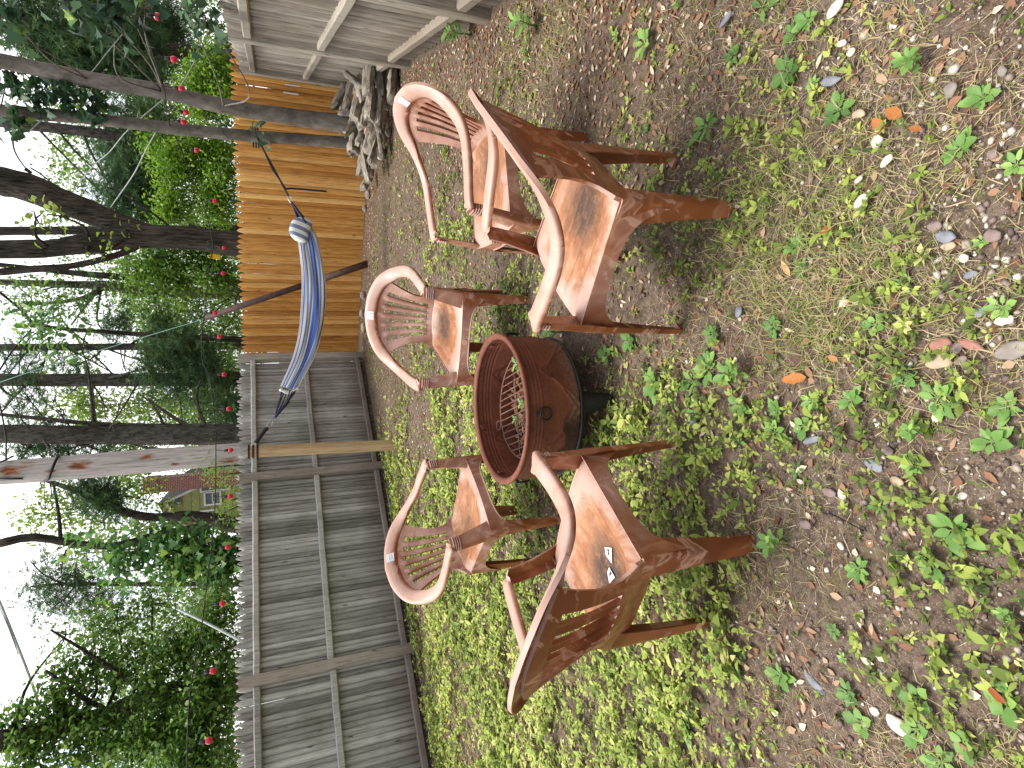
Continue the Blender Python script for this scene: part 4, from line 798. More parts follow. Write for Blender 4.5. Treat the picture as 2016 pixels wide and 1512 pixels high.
STONES = [(1852, 712, 47, 32, 'tan', 'smooth oval tan rock beside the biggest weed rosette'), (1856, 681, 36, 36, 'redstone', 'brick red angular stone touching the oval tan rock'), (1884, 684, 20, 28, 'mauve', 'purple stone wedged beside the brick red stone'), (1913, 678, 44, 20, 'redstone', 'flat reddish stone left of the speckled grey rock'), (1892, 710, 24, 16, 'mauve', 'small mauve stone below the oval tan rock'), (1998, 690, 60, 36, 'stone', 'big speckled grey rock at the bottom edge'), (1864, 466, 36, 26, 'slate', 'blue-grey stone above the cream oval pebble'), (1870, 484, 28, 18, 'tan', 'cream oval pebble against the blue-grey stone'), (1957, 464, 28, 28, 'mauve', 'dark mauve stone beside the tiny sprout at the bottom edge'), (1898, 509, 18, 18, 'palestone', 'pale triangular pebble near the cream oval one'), (1981, 631, 34, 22, 'palestone', 'bright white rock near the bottom edge'), (1930, 616, 20, 20, 'slate', 'blue slate chip above the bright white rock'), (1912, 542, 24, 16, 'slate', 'grey-blue chip on bare soil in the lower centre right'), (1842, 445, 26, 22, 'mauve', 'mauve stone sunk in soil above the blue-grey stone'), (1687, 595, 14, 14, 'palestone', 'white pebble by the pale upright-leaf weed'),
 (1659, 86, 16, 14, 'palestone', 'cream pebble on bare soil near the right edge'), (1677, 103, 14, 16, 'palestone', 'white pebble below the cream one near the right edge'), (1730, 279, 20, 28, 'palestone', 'long white pebble left of the orange dead leaves'), (1748, 317, 24, 18, 'palestone', 'white heart-shaped pebble left of the long white one'), (1692, 354, 14, 14, 'palestone', 'round white pebble in the right foreground'), (1698, 397, 26, 24, 'palestone', 'knobbly cream rock in front of the long grass'), (1873, 179, 22, 30, 'stone', 'light grey stone between two rosettes in the lower right corner'), (1693, 225, 22, 20, 'tan', 'angular tan stone touching the orange leaves rosette'), (1646, 18, 30, 24, 'palestone', 'mottled white rock at the right edge of the picture'), (1956, 304, 18, 20, 'mauve', 'grey-mauve stone below the five-leaved rosette'), (1638, 160, 34, 20, 'slate', 'shiny blue-grey stone under a leaf of the dark rosette'), (1975, 140, 14, 24, 'stone', 'thin grey stone in the lower right corner'), (1430, 40, 24, 14, 'slate', 'small blue-grey stone by the right edge'),
 (1723, 916, 36, 22, 'slate', 'long dark slate stone in the left centre foreground'), (1768, 948, 24, 20, 'tan', 'knobbly tan pebble below the long dark slate'), (1750, 890, 22, 22, 'mauve', 'mauve stone right of the long dark slate'), (1634, 969, 24, 18, 'mauve', 'flat mauve stone between slate and left chair'), (1588, 1033, 20, 20, 'mauve', 'pinkish stone near the left chair foot'), (1600, 866, 34, 14, 'slate', 'dark slate sliver above the centre foreground weeds'), (1657, 1075, 12, 16, 'palestone', 'white pebble alone in the left foreground'), (1895, 976, 18, 14, 'palestone', 'cream pebble right of the holed-leaf rosette'), (1607, 1345, 38, 20, 'slate', 'upright pale blue-grey slate flake in the green weeds on the left'), (1770, 1425, 34, 36, 'palestone', 'white rock among round leaves in the left foreground'), (1724, 1400, 16, 18, 'palestone', 'white pebble just above the white rock on the left'), (1458, 614, 14, 26, 'slate', 'blue-grey stone in front of the right chair'), (1372, 838, 24, 14, 'slate', 'grey stone hidden under leaves left of the fire pit')]
for i, (px, py, w, h, mt, lab) in enumerate(STONES): stone(px, py, w*1.0, h*1.0, mt, lab, i+100, rng.uniform(-.6, .6), .5, None, .28)
def dry_leaf(px, py, lp, wp, rot, lab, tint=.4):
    c = onz(px, py); s = depth(c)/FPX; mb = MB(); blade_leaf(mb, 0, lp*s, wp*s*.85, .18, .03, .06, .10, tint, 10, (-lp*s/2, 0, .003), .1); o = mb.build('dead_leaf', MATS['dead'], None, True); o.location = (c[0], c[1], float(ground_z(c[0], c[1]))+.004); o.rotation_euler = (.15, -.1, rot); tag(o, lab, 'leaf', 'dead leaves on the ground')
for d_ in [(1759, 226, 34, 28, .9, 'right one of two orange dead leaves near the lower right corner', .35), (1731, 247, 34, 24, .5, 'left one of two orange dead leaves near the lower right corner', .42), (1805, 257, 22, 14, 1.2, 'small orange curled leaf below the pair of orange leaves', .3), (1634, 456, 30, 16, 1.9, 'dark orange-brown dead leaf beside the long grass', .1), (1553, 527, 34, 14, .3, 'curled tan dead leaf in front of the right chair', .85), (1567, 748, 50, 26, 1.7, 'largest dead brown leaf in the centre foreground', .5), (1649, 706, 18, 14, 1.0, 'small tan-orange dead leaf in the centre foreground', .6), (1974, 1358, 40, 18, .7, 'rust red dead leaf under the round-leaved weed at the lower left', .05)]: dry_leaf(*d_)
for (px, py, q, r, lab) in [((1690), 700, (1800, 735), .0035, 'thin dark twig lying beside the biggest rosette'), (1660, 860, (1760, 905), .002, 'straw-pale twig in the left centre foreground'), (1620, 1010, (1700, 1045), .0022, 'grey twig in the left foreground')]:
    a_, b_ = onz(px, py, .008), onz(*q, .008); mb = MB(); mb.tube(smoothpath([a_, a_*.6+b_*.4+np.array([.01, .01, .003]), b_], 8), [r]*8, 6); tag(mb.build('twig', MATS['bark'], None, True), lab, 'twig')
# leaves and ash inside the pit
n = 900; r_ = .29*np.sqrt(rng.random(n)); a_ = rng.uniform(0, 6.28, n); P = np.column_stack([PX+r_*np.cos(a_), PY+r_*np.sin(a_), .18+.05*rng.random(n)]); V, F, T = rot_leaf(P, rng.uniform(0, 6.28, n), rng.uniform(-.2, .6, n), rng.uniform(.02, .06, n), rng.uniform(.01, .025, n), .2, .1, rng.random(n)*.5)
stuff('ash_litter', V, F, MATS['needle'], T, 'dark dead leaves and ash lying in the bottom of the fire pit', 'litter')
for (dx, dy, zz, s, lab) in ((.20, -.12, .30, 1.1, 'bright green seedling growing through the right end of the fire pit grate'), (.02, -.02, .26, .8, 'dark seedling growing through the middle of the fire pit grate'), (-.06, .08, .26, .7, 'small leaf poking through the left half of the fire pit grate')):
    o = link('weed_sprout', PROT['sprig'], None, (PX+dx, PY+dy, zz)); o.scale = (s, s, s); tag(o, lab, 'weed')
# ================================================================== trees, shrubs, far woods
def cloud(clumps, mat, kind, name, parent=None, **kw):
    """clumps: (px, py, rx, ry, Y, count) along the photo's axes, given true depth; leaves spread through each clump's volume"""
    Vs, Fs, Ts, off = [], [], [], 0; size = kw.get('size', .07)
    for (px, py, rx, ry, Y, cnt) in clumps:
        c = at(px, py, Y); s = depth(c)/FPX; rv, rh = rx*s, ry*s; rd = kw.get('rd', .75)*max(min(rv, rh), .25)
        sub = max(3, int(cnt/kw.get('sub', 26))); u = rng.normal(size=(sub, 3)); u /= np.linalg.norm(u, axis=1)[:, None]; u *= (rng.random(sub)**.45)[:, None]
        cc = c+u*np.array([rh, rd, rv]); k = rng.integers(0, sub, cnt); P = cc[k]+rng.normal(0, 1, (cnt, 3))*kw.get('spread', .16)*np.array([1, 1, .7])
        ctint = rng.normal(0, .16, sub)[k]; tn = np.clip(.45+ctint+rng.normal(0, .15, cnt), 0, 1); az = rng.uniform(0, 2*np.pi, cnt)
        if kind == 'leaf':
            L = size*rng.uniform(.6, 1.25, cnt); V, F, T = rot_leaf(P, az, rng.uniform(-1.1, .5, cnt), L, L*kw.get('wr', .55), .15, .15, tn)
        elif kind == 'maple':
            V, F, T = maple_batch(P, az, rng.uniform(-1.2, .1, cnt), size*rng.uniform(.6, 1.2, cnt), tn)
        else:      # needles: sprays of thin blades around short twigs
            m = kw.get('per', 16); ax_ = np.stack([np.cos(az)*.8, np.sin(az)*.8, rng.uniform(-.7, .4, cnt)], -1); ax_ /= np.linalg.norm(ax_, axis=1)[:, None]; A = np.repeat(ax_, m, 0); B = np.repeat(P, m, 0)+A*(rng.random(cnt*m)*size*1.6)[:, None]
            d = A*.9+rng.normal(0, .55, (cnt*m, 3)); d /= np.linalg.norm(d, axis=1)[:, None]; L = size*rng.uniform(.7, 1.2, cnt*m); sd = np.cross(d, rng.normal(size=(cnt*m, 3))); sd /= np.linalg.norm(sd, axis=1)[:, None]; w = sd*kw.get('nw', .0045)
            V = np.stack([B-w, B+w, B+d*L[:, None]], 1).reshape(-1, 3); F = np.arange(cnt*m*3).reshape(-1, 3); T = np.repeat(tn, m*3)
        Vs.append(V); Fs.append(F+off); Ts.append(T); off += len(V)
    return link(name, np_mesh(name, np.concatenate(Vs), np.concatenate(Fs), MATS[mat], np.concatenate(Ts), False), parent)
ML = np.array([(0, 0), (.18, -.10), (.50, -.12), (.41, .08), (.60, .36), (.36, .38), (.30, .60), (0, .98), (-.30, .60), (-.36, .38), (-.60, .36), (-.41, .08), (-.50, -.12), (-.18, -.10)])
def maple_batch(P, az, el, S, tn):
    n = len(P); D = np.stack([np.cos(az)*np.cos(el), np.sin(az)*np.cos(el), np.sin(el)], -1); Sd = np.stack([-np.sin(az), np.cos(az), np.zeros(n)], -1); N = np.cross(D, Sd); q = ML
    pts = P[:, None]+S[:, None, None]*(Sd[:, None]*q[None, :, :1]+D[:, None]*q[None, :, 1:]+N[:, None]*(np.abs(q[None, :, :1])*.22-.16*q[None, :, 1:]**2)); ctr = P+S[:, None]*D*.22; v = np.concatenate([ctr[:, None], pts], 1); k = len(q)
    f = np.array([(0, 1+i, 1+(i+1) % k) for i in range(k)]); return v.reshape(-1, 3), (f[None]+(np.arange(n)*(k+1))[:, None, None]).reshape(-1, 3), np.repeat(tn, k+1)
def limb(mb, pts, Y, n=10, segs=24, rough=.06, ground=False, extra=0.0):
    P = np.array([at(p[0], p[1], p[3] if len(p) > 3 else Y) for p in pts]); R = np.array([p[2]/2*depth(c)/FPX for p, c in zip(pts, P)])
    if ground: d = P[-1]-P[-2]; g = P[-1].copy(); sl = np.clip(d[:2]/max(1e-6, -d[2]), -.2, .2); g[:2] += sl*g[2]; g[2] = -.1; P = np.vstack([P, g]); R = np.append(R, R[-1]*1.12)
    if extra: d = P[0]-P[1]; d /= np.linalg.norm(d); P = np.vstack([P[0]+d*extra, P]); R = np.insert(R, 0, R[0]*.6)
    S = smoothpath(np.column_stack([P, R]), segs); mb.tube(S[:, :3], np.abs(S[:, 3]), n, True, .5, rough); return P, R
def tree(name, label, cat, trunk, Y, bark, limbs=(), crowns=(), group=None, ground=True, extra=3.0, twigs=True):
    base = at(trunk[-1][0], trunk[-1][1], trunk[-1][3] if len(trunk[-1]) > 3 else Y); root = tag(empty(name, (base[0], base[1], 0)), label, cat, group); inv = np.array([base[0], base[1], 0])
    mb = MB(); P, R = limb(mb, trunk, Y, 14, 40, .05, ground, extra); mb.v = [tuple(np.array(v)-inv) for v in mb.v]; o = mb.build('trunk', MATS[bark], root, True)
    for lb in limbs:
        mb = MB(); limb(mb, lb, Y, 9, 18, .07, False, 0.0); mb.v = [tuple(np.array(v)-inv) for v in mb.v]; mb.build('branch', MATS[bark], root, True)
    for (cl, mat, kind, kw) in crowns:
        o = cloud(cl, mat, kind, 'crown', root, **kw); o.location = [-float(a) for a in inv]
        if twigs:
            for (px, py, rx, ry, Yc, cnt) in cl:
                mb = MB(); c = at(px, py, Yc); j = np.argmin(np.linalg.norm(P-c, axis=1)); s = P[j]; r0 = max(.012, min(R[j]*.30, .03))*(.4 if mat in ('maple', 'shade') else 1)
                if np.linalg.norm(c-s) < 4.5:
                    mid = (s+c)/2+rng.normal(0, .12, 3); mb.tube(smoothpath([s, mid, c], 10)-inv, np.linspace(r0, r0*.3, 10), 6)
                rr = np.array([ry, .5*(rx+ry), rx])*depth(c)/FPX
                for q in range(5):
                    e = c+rng.normal(0, .5, 3)*rr; mb.tube(smoothpath([c, (c+e)/2+rng.normal(0, .04, 3), e], 6)-inv, np.linspace(r0*.4, r0*.12, 6), 5)
                mb.build('branch', MATS[bark], root, True)
    return root
lf = dict(size=.075, sub=26, spread=.15)
# two smooth young maples by the woodpile
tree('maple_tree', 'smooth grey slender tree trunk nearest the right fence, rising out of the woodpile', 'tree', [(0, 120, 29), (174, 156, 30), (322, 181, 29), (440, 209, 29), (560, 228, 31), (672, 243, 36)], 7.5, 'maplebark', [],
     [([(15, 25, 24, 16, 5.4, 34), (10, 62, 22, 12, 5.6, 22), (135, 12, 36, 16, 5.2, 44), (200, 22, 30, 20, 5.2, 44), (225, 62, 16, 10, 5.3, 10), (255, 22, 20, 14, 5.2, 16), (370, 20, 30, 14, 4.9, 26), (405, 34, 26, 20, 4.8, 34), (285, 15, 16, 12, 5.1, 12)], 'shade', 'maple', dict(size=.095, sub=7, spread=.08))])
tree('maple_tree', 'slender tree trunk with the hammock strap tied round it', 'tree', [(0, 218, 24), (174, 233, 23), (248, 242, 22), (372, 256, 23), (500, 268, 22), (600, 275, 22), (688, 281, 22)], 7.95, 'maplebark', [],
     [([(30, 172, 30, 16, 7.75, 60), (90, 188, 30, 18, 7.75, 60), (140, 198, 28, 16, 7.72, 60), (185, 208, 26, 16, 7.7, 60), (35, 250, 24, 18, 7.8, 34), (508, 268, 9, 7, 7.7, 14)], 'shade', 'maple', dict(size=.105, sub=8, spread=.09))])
tree('pine_tree', 'dark leaning trunk just left of the slender trunks, half hidden behind them', 'tree', [(-20, 238, 20), (50, 246, 20), (160, 258, 20), (258, 272, 20), (470, 296, 22)], 13.5, 'pinebark', [[(110, 252, 5), (150, 300, 4), (200, 345, 2)], [(70, 248, 5), (110, 290, 4), (190, 370, 3)], [(160, 258, 5), (190, 320, 4), (240, 400, 2.5)], [(30, 244, 4), (30, 300, 3), (90, 380, 2)], [(60, 330, 3), (90, 350, 3), (150, 400, 2)]],
     [([(280, 240, 40, 30, 14, 420), (235, 300, 40, 40, 14, 460), (270, 350, 45, 40, 13.5, 560), (230, 400, 30, 30, 13.5, 260), (300, 400, 30, 30, 13.5, 300), (320, 290, 30, 40, 13.5, 300)], 'pineleaf', 'needle', dict(size=.15, sub=10, spread=.22, per=18, nw=.006))], extra=5)
tree('pine_tree', 'feathery pine behind the right fence at the upper right', 'tree', [(60, 60, 22), (180, 75, 24), (300, 95, 26), (440, 110, 26)], 12.5, 'pinebark', [[(170, 80, 6), (200, 110, 5), (235, 140, 4)], [(220, 85, 5), (260, 120, 4), (285, 160, 3)], [(100, 70, 6), (140, 115, 4), (170, 140, 3)]],
     [([(60, 45, 60, 40, 12, 560), (100, 85, 50, 35, 12, 520), (170, 50, 60, 50, 12.5, 700), (200, 110, 55, 45, 12, 640), (260, 60, 50, 50, 12.5, 600), (280, 130, 40, 40, 12, 460), (130, 130, 40, 30, 12, 300), (330, 60, 40, 50, 13, 420)], 'pineleaf', 'needle', dict(size=.14, sub=10, spread=.22, per=18, nw=.006))], extra=5)
# shrubs over the cedar fence
def shrub(label, cl, mat, size, wr=.55, sub=30, kind='leaf', cat='shrub', name='leafy_shrub', **kw):
    c = at(440, cl[0][1], cl[0][4]); root = tag(empty(name, (c[0], c[1], 0)), label, cat); o = cloud(cl, mat, kind, 'foliage', root, size=size, wr=wr, sub=sub, spread=kw.pop('spread', .13), **kw); o.location = (-c[0], -c[1], 0)
    mb = MB()
    for (px, py, rx, ry, Y, cnt) in cl:
        e = at(px, py, Y)-np.array([c[0], c[1], 0]); mb.tube(smoothpath([(0, 0, 0), (e[0]*.4, e[1]*.4, e[2]*.5), e], 8), np.linspace(.03, .008, 8), 6)
    mb.build('stems', MATS['bark'], root, True); return root
shrub('bright yellow-green bush above the right end of the honey coloured fence', [(415, 150, 42, 34, 10.6, 1500), (380, 175, 40, 34, 10.8, 1200), (430, 115, 26, 24, 10.4, 500), (400, 215, 40, 26, 10.8, 1000), (440, 190, 26, 40, 10.4, 800)], 'bright', .07)
shrub('bright green bush with glossy leaves between the slender trunks and the forked trunk', [(405, 300, 52, 46, 11.3, 2300), (360, 330, 55, 46, 11.5, 1900), (425, 400, 34, 50, 11.2, 1500), (350, 400, 45, 40, 11.5, 1300), (440, 340, 22, 60, 11, 1000), (320, 290, 40, 36, 11.8, 1000), (325, 420, 24, 20, 11.5, 300)], 'bright', .075)
tree('forked_tree', 'thick rough barked tree that forks above the middle of the honey coloured fence', 'tree', [(-10, 491, 36), (99, 489, 33), (174, 478, 40), (248, 467, 46), (330, 466, 45), (400, 472, 44), (462, 481, 50)], 10.2, 'bark',
     [[(-15, 352, 58), (60, 372, 55), (130, 400, 50), (200, 428, 46), (262, 452, 40), (330, 468, 36)], [(300, 470, 14), (235, 500, 12), (150, 522, 12), (60, 530, 14), (-10, 536, 14)], [(340, 450, 5), (300, 420, 4.5), (240, 380, 4), (210, 368, 3)], [(405, 460, 9), (385, 450, 8), (372, 441, 5)], [(62, 340, 5), (50, 333, 8)], [(195, 395, 2), (185, 380, 2)]],
     [([(70, 430, 26, 12, 9.6, 26), (120, 425, 24, 10, 9.6, 20), (250, 452, 12, 6, 10, 10), (200, 497, 18, 8, 9.7, 16), (220, 480, 12, 6, 9.7, 6)], 'pale', 'leaf', dict(size=.10, sub=8, spread=.12, wr=.7))], extra=4)
tree('maple_tree', 'dark straight trunk seen through the fork of the thick tree', 'tree', [(-10, 455, 17), (90, 454, 16), (200, 453, 16), (460, 452, 18)], 15.5, 'bark', extra=4)
tree('maple_tree', 'thin dark trunk, right one of the close pair left of the forked tree', 'tree', [(60, 528, 10), (174, 540, 12), (300, 549, 13), (465, 556, 14)], 15, 'bark', [], [([(330, 505, 60, 34, 12.5, 1000), (290, 530, 45, 40, 13, 900), (390, 520, 50, 40, 12.5, 1200), (430, 545, 34, 44, 12.2, 1000), (350, 560, 45, 40, 13, 900), (250, 520, 30, 24, 13.5, 300)], 'mid', 'leaf', dict(size=.09, sub=24, spread=.17, wr=.55))], extra=3)
tree('maple_tree', 'grey trunk, left one of the close pair left of the forked tree', 'tree', [(140, 560, 14), (200, 562, 20), (300, 572, 22), (465, 578, 24)], 16, 'pinebark', [[(200, 562, 13), (190, 575, 12), (150, 590, 8), (60, 600, 5)], [(200, 560, 8), (170, 600, 5), (140, 640, 3)]],
     [([(60, 585, 70, 50, 15, 700), (160, 600, 40, 30, 15, 420), (300, 620, 45, 35, 14.5, 620), (390, 610, 45, 34, 14, 760), (440, 650, 26, 40, 13.5, 600), (250, 590, 30, 30, 15, 320), (350, 660, 40, 34, 14.5, 420), (420, 700, 30, 34, 14, 500), (200, 650, 30, 30, 16, 220)], 'mid', 'leaf', dict(size=.085, sub=20, spread=.22, wr=.5))], extra=4)
tree('locust_tree', 'thin tree with pale oval leaflets hanging before the sky left of the forked tree', 'tree', [(30, 600, 5), (80, 640, 7), (230, 655, 9), (465, 668, 12)], 12.5, 'bark', [], [([(40, 600, 26, 40, 11.5, 60), (60, 630, 30, 40, 11.5, 90), (100, 610, 30, 30, 11.2, 80), (85, 660, 26, 30, 11.5, 66), (130, 680, 20, 20, 11.5, 40), (150, 640, 20, 20, 11.5, 30), (180, 560, 20, 20, 11.5, 30)], 'maple', 'leaf', dict(size=.14, sub=7, spread=.2, wr=.5))], extra=2)
# straight pines behind the grey fence
def pine(label, trunk, Y, limbs, cl, n=500, extra=5):
    limbs = list(limbs)
    for q in range(9):
        x0 = rng.uniform(-10, 420); y0 = float(np.interp(x0, [t[0] for t in trunk], [t[1] for t in trunk])); sd = rng.choice([-1, 1]); L = rng.uniform(35, 95); a = rng.uniform(-.9, .5); Ye = Y+rng.uniform(-1.2, 1.2); w = rng.uniform(2.5, 4.5)
        m = (x0+L*.5*a+rng.uniform(-6, 6), y0+sd*L*.5); e = (x0+L*a+rng.uniform(-14, 14), y0+sd*L)
        limbs.append([(x0, y0, w), (m[0], m[1], w*.7, (Y+Ye)/2), (e[0], e[1], w*.3, Ye)])
        for r in range(2): limbs.append([(m[0], m[1], w*.5, (Y+Ye)/2), ((m[0]+e[0])/2+rng.uniform(-22, 22), (m[1]+e[1])/2+rng.uniform(-8, 8), w*.35, Ye), (e[0]+rng.uniform(-45, 45), e[1]+rng.uniform(-10, 20)*sd, w*.2, Ye)])
    return tree('pine_tree', label, 'tree', trunk, Y, 'pinebark', limbs, [(cl, 'pineleaf', 'needle', dict(size=.13, sub=9, spread=.2, per=16, nw=.0055))], None, True, extra)
pine('thin straight pine trunk right above the left end of the honey coloured fence', [(-10, 684, 14), (200, 683, 14), (465, 681, 15)], 15, [[(60, 684, 4), (30, 720, 3), (0, 760, 2)], [(120, 683, 4), (160, 700, 3), (240, 745, 2)], [(250, 683, 5), (300, 650, 4), (340, 630, 2)], [(180, 683, 4), (130, 640, 3), (110, 600, 2)], [(330, 683, 3), (380, 700, 2)], [(40, 684, 3), (80, 650, 2), (130, 640, 1.5)]], [(330, 655, 40, 34, 14.5, 330), (370, 690, 40, 40, 14.5, 380), (310, 700, 30, 28, 14.5, 220), (225, 640, 26, 24, 15, 160), (40, 700, 40, 40, 15, 130), (150, 720, 40, 30, 15, 150)])
pine('middle one of three straight pine trunks, above the corner of the two fences', [(-10, 748, 25), (200, 748, 26), (468, 746, 28)], 13, [[(60, 748, 5), (20, 790, 4), (-10, 830, 2)], [(180, 752, 5), (185, 800, 4), (190, 838, 3)], [(230, 745, 4), (190, 705, 3), (150, 680, 2)], [(320, 750, 4), (350, 780, 3), (360, 830, 2)], [(270, 756, 4), (250, 790, 3), (225, 830, 2)]], [(360, 690, 45, 34, 12.5, 360), (400, 720, 30, 30, 12.5, 320), (350, 770, 30, 24, 12.5, 160), (440, 800, 34, 34, 12.5, 420), (60, 790, 50, 50, 13, 170), (300, 720, 30, 30, 12.5, 180)])
pine('thickest pine trunk with broken branch stubs beside the bleached utility pole', [(-10, 854, 38), (150, 856, 37), (300, 857, 37), (475, 858, 38)], 10.6, [[(380, 842, 10), (355, 830, 8), (310, 800, 5), (275, 776, 3)], [(405, 842, 9), (390, 800, 6), (388, 770, 5), (396, 748, 3)], [(310, 862, 8), (295, 876, 6)], [(410, 866, 9), (388, 874, 6)], [(185, 868, 6), (165, 880, 4), (140, 892, 2.5)], [(325, 842, 6), (312, 815, 5), (300, 795, 3)], [(470, 838, 9), (300, 838, 9), (170, 833, 9), (60, 822, 8), (-10, 815, 7)], [(185, 835, 6), (180, 790, 5), (176, 750, 4), (170, 710, 2)], [(60, 870, 5), (40, 905, 4), (0, 930, 2)], [(240, 868, 4), (300, 882, 3), (420, 884, 2)]], [(130, 885, 30, 16, 11, 150), (60, 880, 40, 20, 11, 150), (200, 888, 26, 12, 11, 90)])
shrub('pale green young tree between the middle and thickest pine trunks', [(200, 790, 60, 34, 17, 500), (120, 800, 50, 34, 17, 300), (340, 795, 50, 30, 16, 520), (400, 800, 34, 30, 15, 520), (260, 800, 40, 30, 17, 300)], 'pale', .10, .55, 22, 'leaf', 'tree', 'young_tree')
# far left trees
tree('crooked_tree', 'crooked forked tree with a dark clump of twigs, left of the bleached pole', 'tree', [(99, 948, 9), (149, 966, 12), (216, 986, 14), (240, 1006, 16), (300, 1018, 16), (372, 1016, 20), (430, 1026, 30), (470, 1032, 34)], 12.5, 'bark',
     [[(430, 1030, 18), (370, 1042, 14), (310, 1053, 14), (223, 1075, 14), (149, 1070, 15), (64, 1058, 17), (-10, 1072, 17)], [(120, 1068, 8), (115, 1010, 6), (105, 950, 4)], [(225, 990, 6), (210, 970, 5), (220, 930, 4)], [(165, 1070, 4), (130, 1085, 3), (120, 1130, 2)]],
     [([(90, 1000, 40, 34, 13, 360), (140, 1010, 40, 40, 13.5, 420), (200, 1030, 40, 34, 13, 420), (260, 960, 34, 30, 13.5, 360), (290, 985, 30, 30, 13.5, 300), (270, 1045, 40, 24, 13, 360), (60, 1030, 30, 34, 13.5, 180), (330, 1030, 26, 18, 13, 200)], 'pale', 'leaf', dict(size=.085, sub=18, spread=.2, wr=.55)), ([(165, 968, 20, 18, 12.4, 150), (192, 976, 22, 14, 12.4, 190), (212, 985, 14, 18, 12.4, 120)], 'pineleaf', 'needle', dict(size=.12, sub=9, spread=.14, per=16, nw=.006))], extra=3)
shrub('broad-leaved sapling close behind the grey fence below the crooked tree', [(350, 1075, 44, 30, 9.6, 300), (405, 1090, 44, 36, 9.4, 380), (315, 1088, 30, 22, 9.7, 170), (430, 1120, 30, 34, 9.2, 240), (350, 1120, 34, 30, 9.5, 190), (250, 1095, 34, 34, 9.8, 120), (225, 1130, 30, 40, 9.8, 110), (160, 1090, 24, 24, 10, 50), (450, 1075, 16, 24, 9.4, 120)], 'maple', .105, .6, 9, 'maple', 'tree', 'maple_sapling', spread=.16)
tree('ivy_clad_tree', 'leaning ivy covered tree at the left edge behind the grey fence', 'tree', [(-20, 1462, 42), (26, 1455, 40), (141, 1427, 38), (205, 1412, 38), (256, 1389, 38), (315, 1368, 40), (380, 1362, 42), (470, 1356, 46)], 9.6, 'bark', [[(300, 1372, 14), (240, 1330, 10), (180, 1290, 7), (100, 1240, 4)], [(220, 1405, 12), (160, 1370, 8), (90, 1320, 5)]],
     [([(180, 1310, 60, 50, 10, 700), (260, 1300, 60, 46, 9.8, 850), (350, 1280, 50, 50, 9.5, 800), (420, 1260, 40, 50, 9.2, 750), (120, 1400, 60, 50, 9.6, 950), (200, 1460, 70, 50, 9.2, 1700), (300, 1450, 70, 50, 8.9, 1800), (400, 1430, 60, 60, 8.6, 1800), (420, 1345, 44, 44, 9.0, 1300), (60, 1490, 50, 40, 9.3, 800), (380, 1500, 80, 30, 8.3, 1200), (40, 1420, 36, 40, 9.8, 420), (110, 1330, 26, 30, 10, 260), (300, 1350, 40, 40, 9.2, 600)], 'ivy', 'leaf', dict(size=.078, sub=16, spread=.14, wr=.7)),
      ([(230, 1220, 40, 40, 11, 520), (300, 1190, 40, 34, 11, 520), (190, 1250, 34, 40, 11, 360), (100, 1440, 30, 40, 10, 200), (430, 1200, 34, 44, 9.4, 700), (130, 1250, 26, 26, 11, 120)], 'mid', 'leaf', dict(size=.075, sub=18, spread=.18, wr=.6))], extra=2)
tree('pine_tree', 'distant bare-branched tree against the white sky at the upper left', 'tree', [(60, 1155, 3), (125, 1150, 6), (250, 1150, 8), (470, 1150, 10)], 19, 'bark', [[(125, 1150, 4), (85, 1130, 3), (60, 1105, 2)], [(150, 1150, 4), (130, 1175, 3), (100, 1200, 2)], [(170, 1150, 4), (130, 1130, 3), (95, 1160, 1.5)], [(200, 1150, 4), (180, 1190, 3), (150, 1210, 2)]], [([(90, 1135, 34, 34, 19, 210), (120, 1180, 34, 34, 19, 230), (170, 1160, 34, 40, 19, 260), (75, 1180, 24, 24, 19, 90), (200, 1190, 34, 34, 19, 240), (150, 1120, 26, 20, 19, 130)], 'pineleaf', 'needle', dict(size=.16, sub=8, spread=.3, per=10, nw=.008))], extra=0)
shrub('lacy pale climbing plant around the foot of the bleached utility pole', [(410, 920, 26, 20, 9.0, 240), (440, 935, 26, 30, 9.0, 320), (400, 905, 20, 12, 9.0, 90), (455, 985, 16, 40, 9.0, 260), (440, 1010, 18, 20, 9.0, 150)], 'pale', .045, .4, 14, 'leaf', 'plant', 'climbing_plant', spread=.10)
# far woods: one mass of distant crowns
cl = []
for py in range(-40, 1560, 62):
    for px in (150, 225, 300, 375, 440):
        top = 40 if py < 900 else 140
        k = .35 if px < 220 else (.6 if px < 300 else 1.0)
        if py > 880 and px < 200: k *= .35
        if 920 < py < 1110 and px > 240: continue
        if rng.random() < .25 and px < 330: continue
        cl.append((px+rng.uniform(-25, 25), py+rng.uniform(-25, 25), rng.uniform(30, 60), rng.uniform(34, 62), rng.uniform(24, 36), int(1000*k)))
o = cloud(cl, 'farleaf', 'leaf', 'distant_woods', None, size=.19, sub=22, spread=.40, wr=.6, rd=1.4); tag(o, 'mass of distant pale green woodland beyond the yard', 'woods', None, 'stuff')
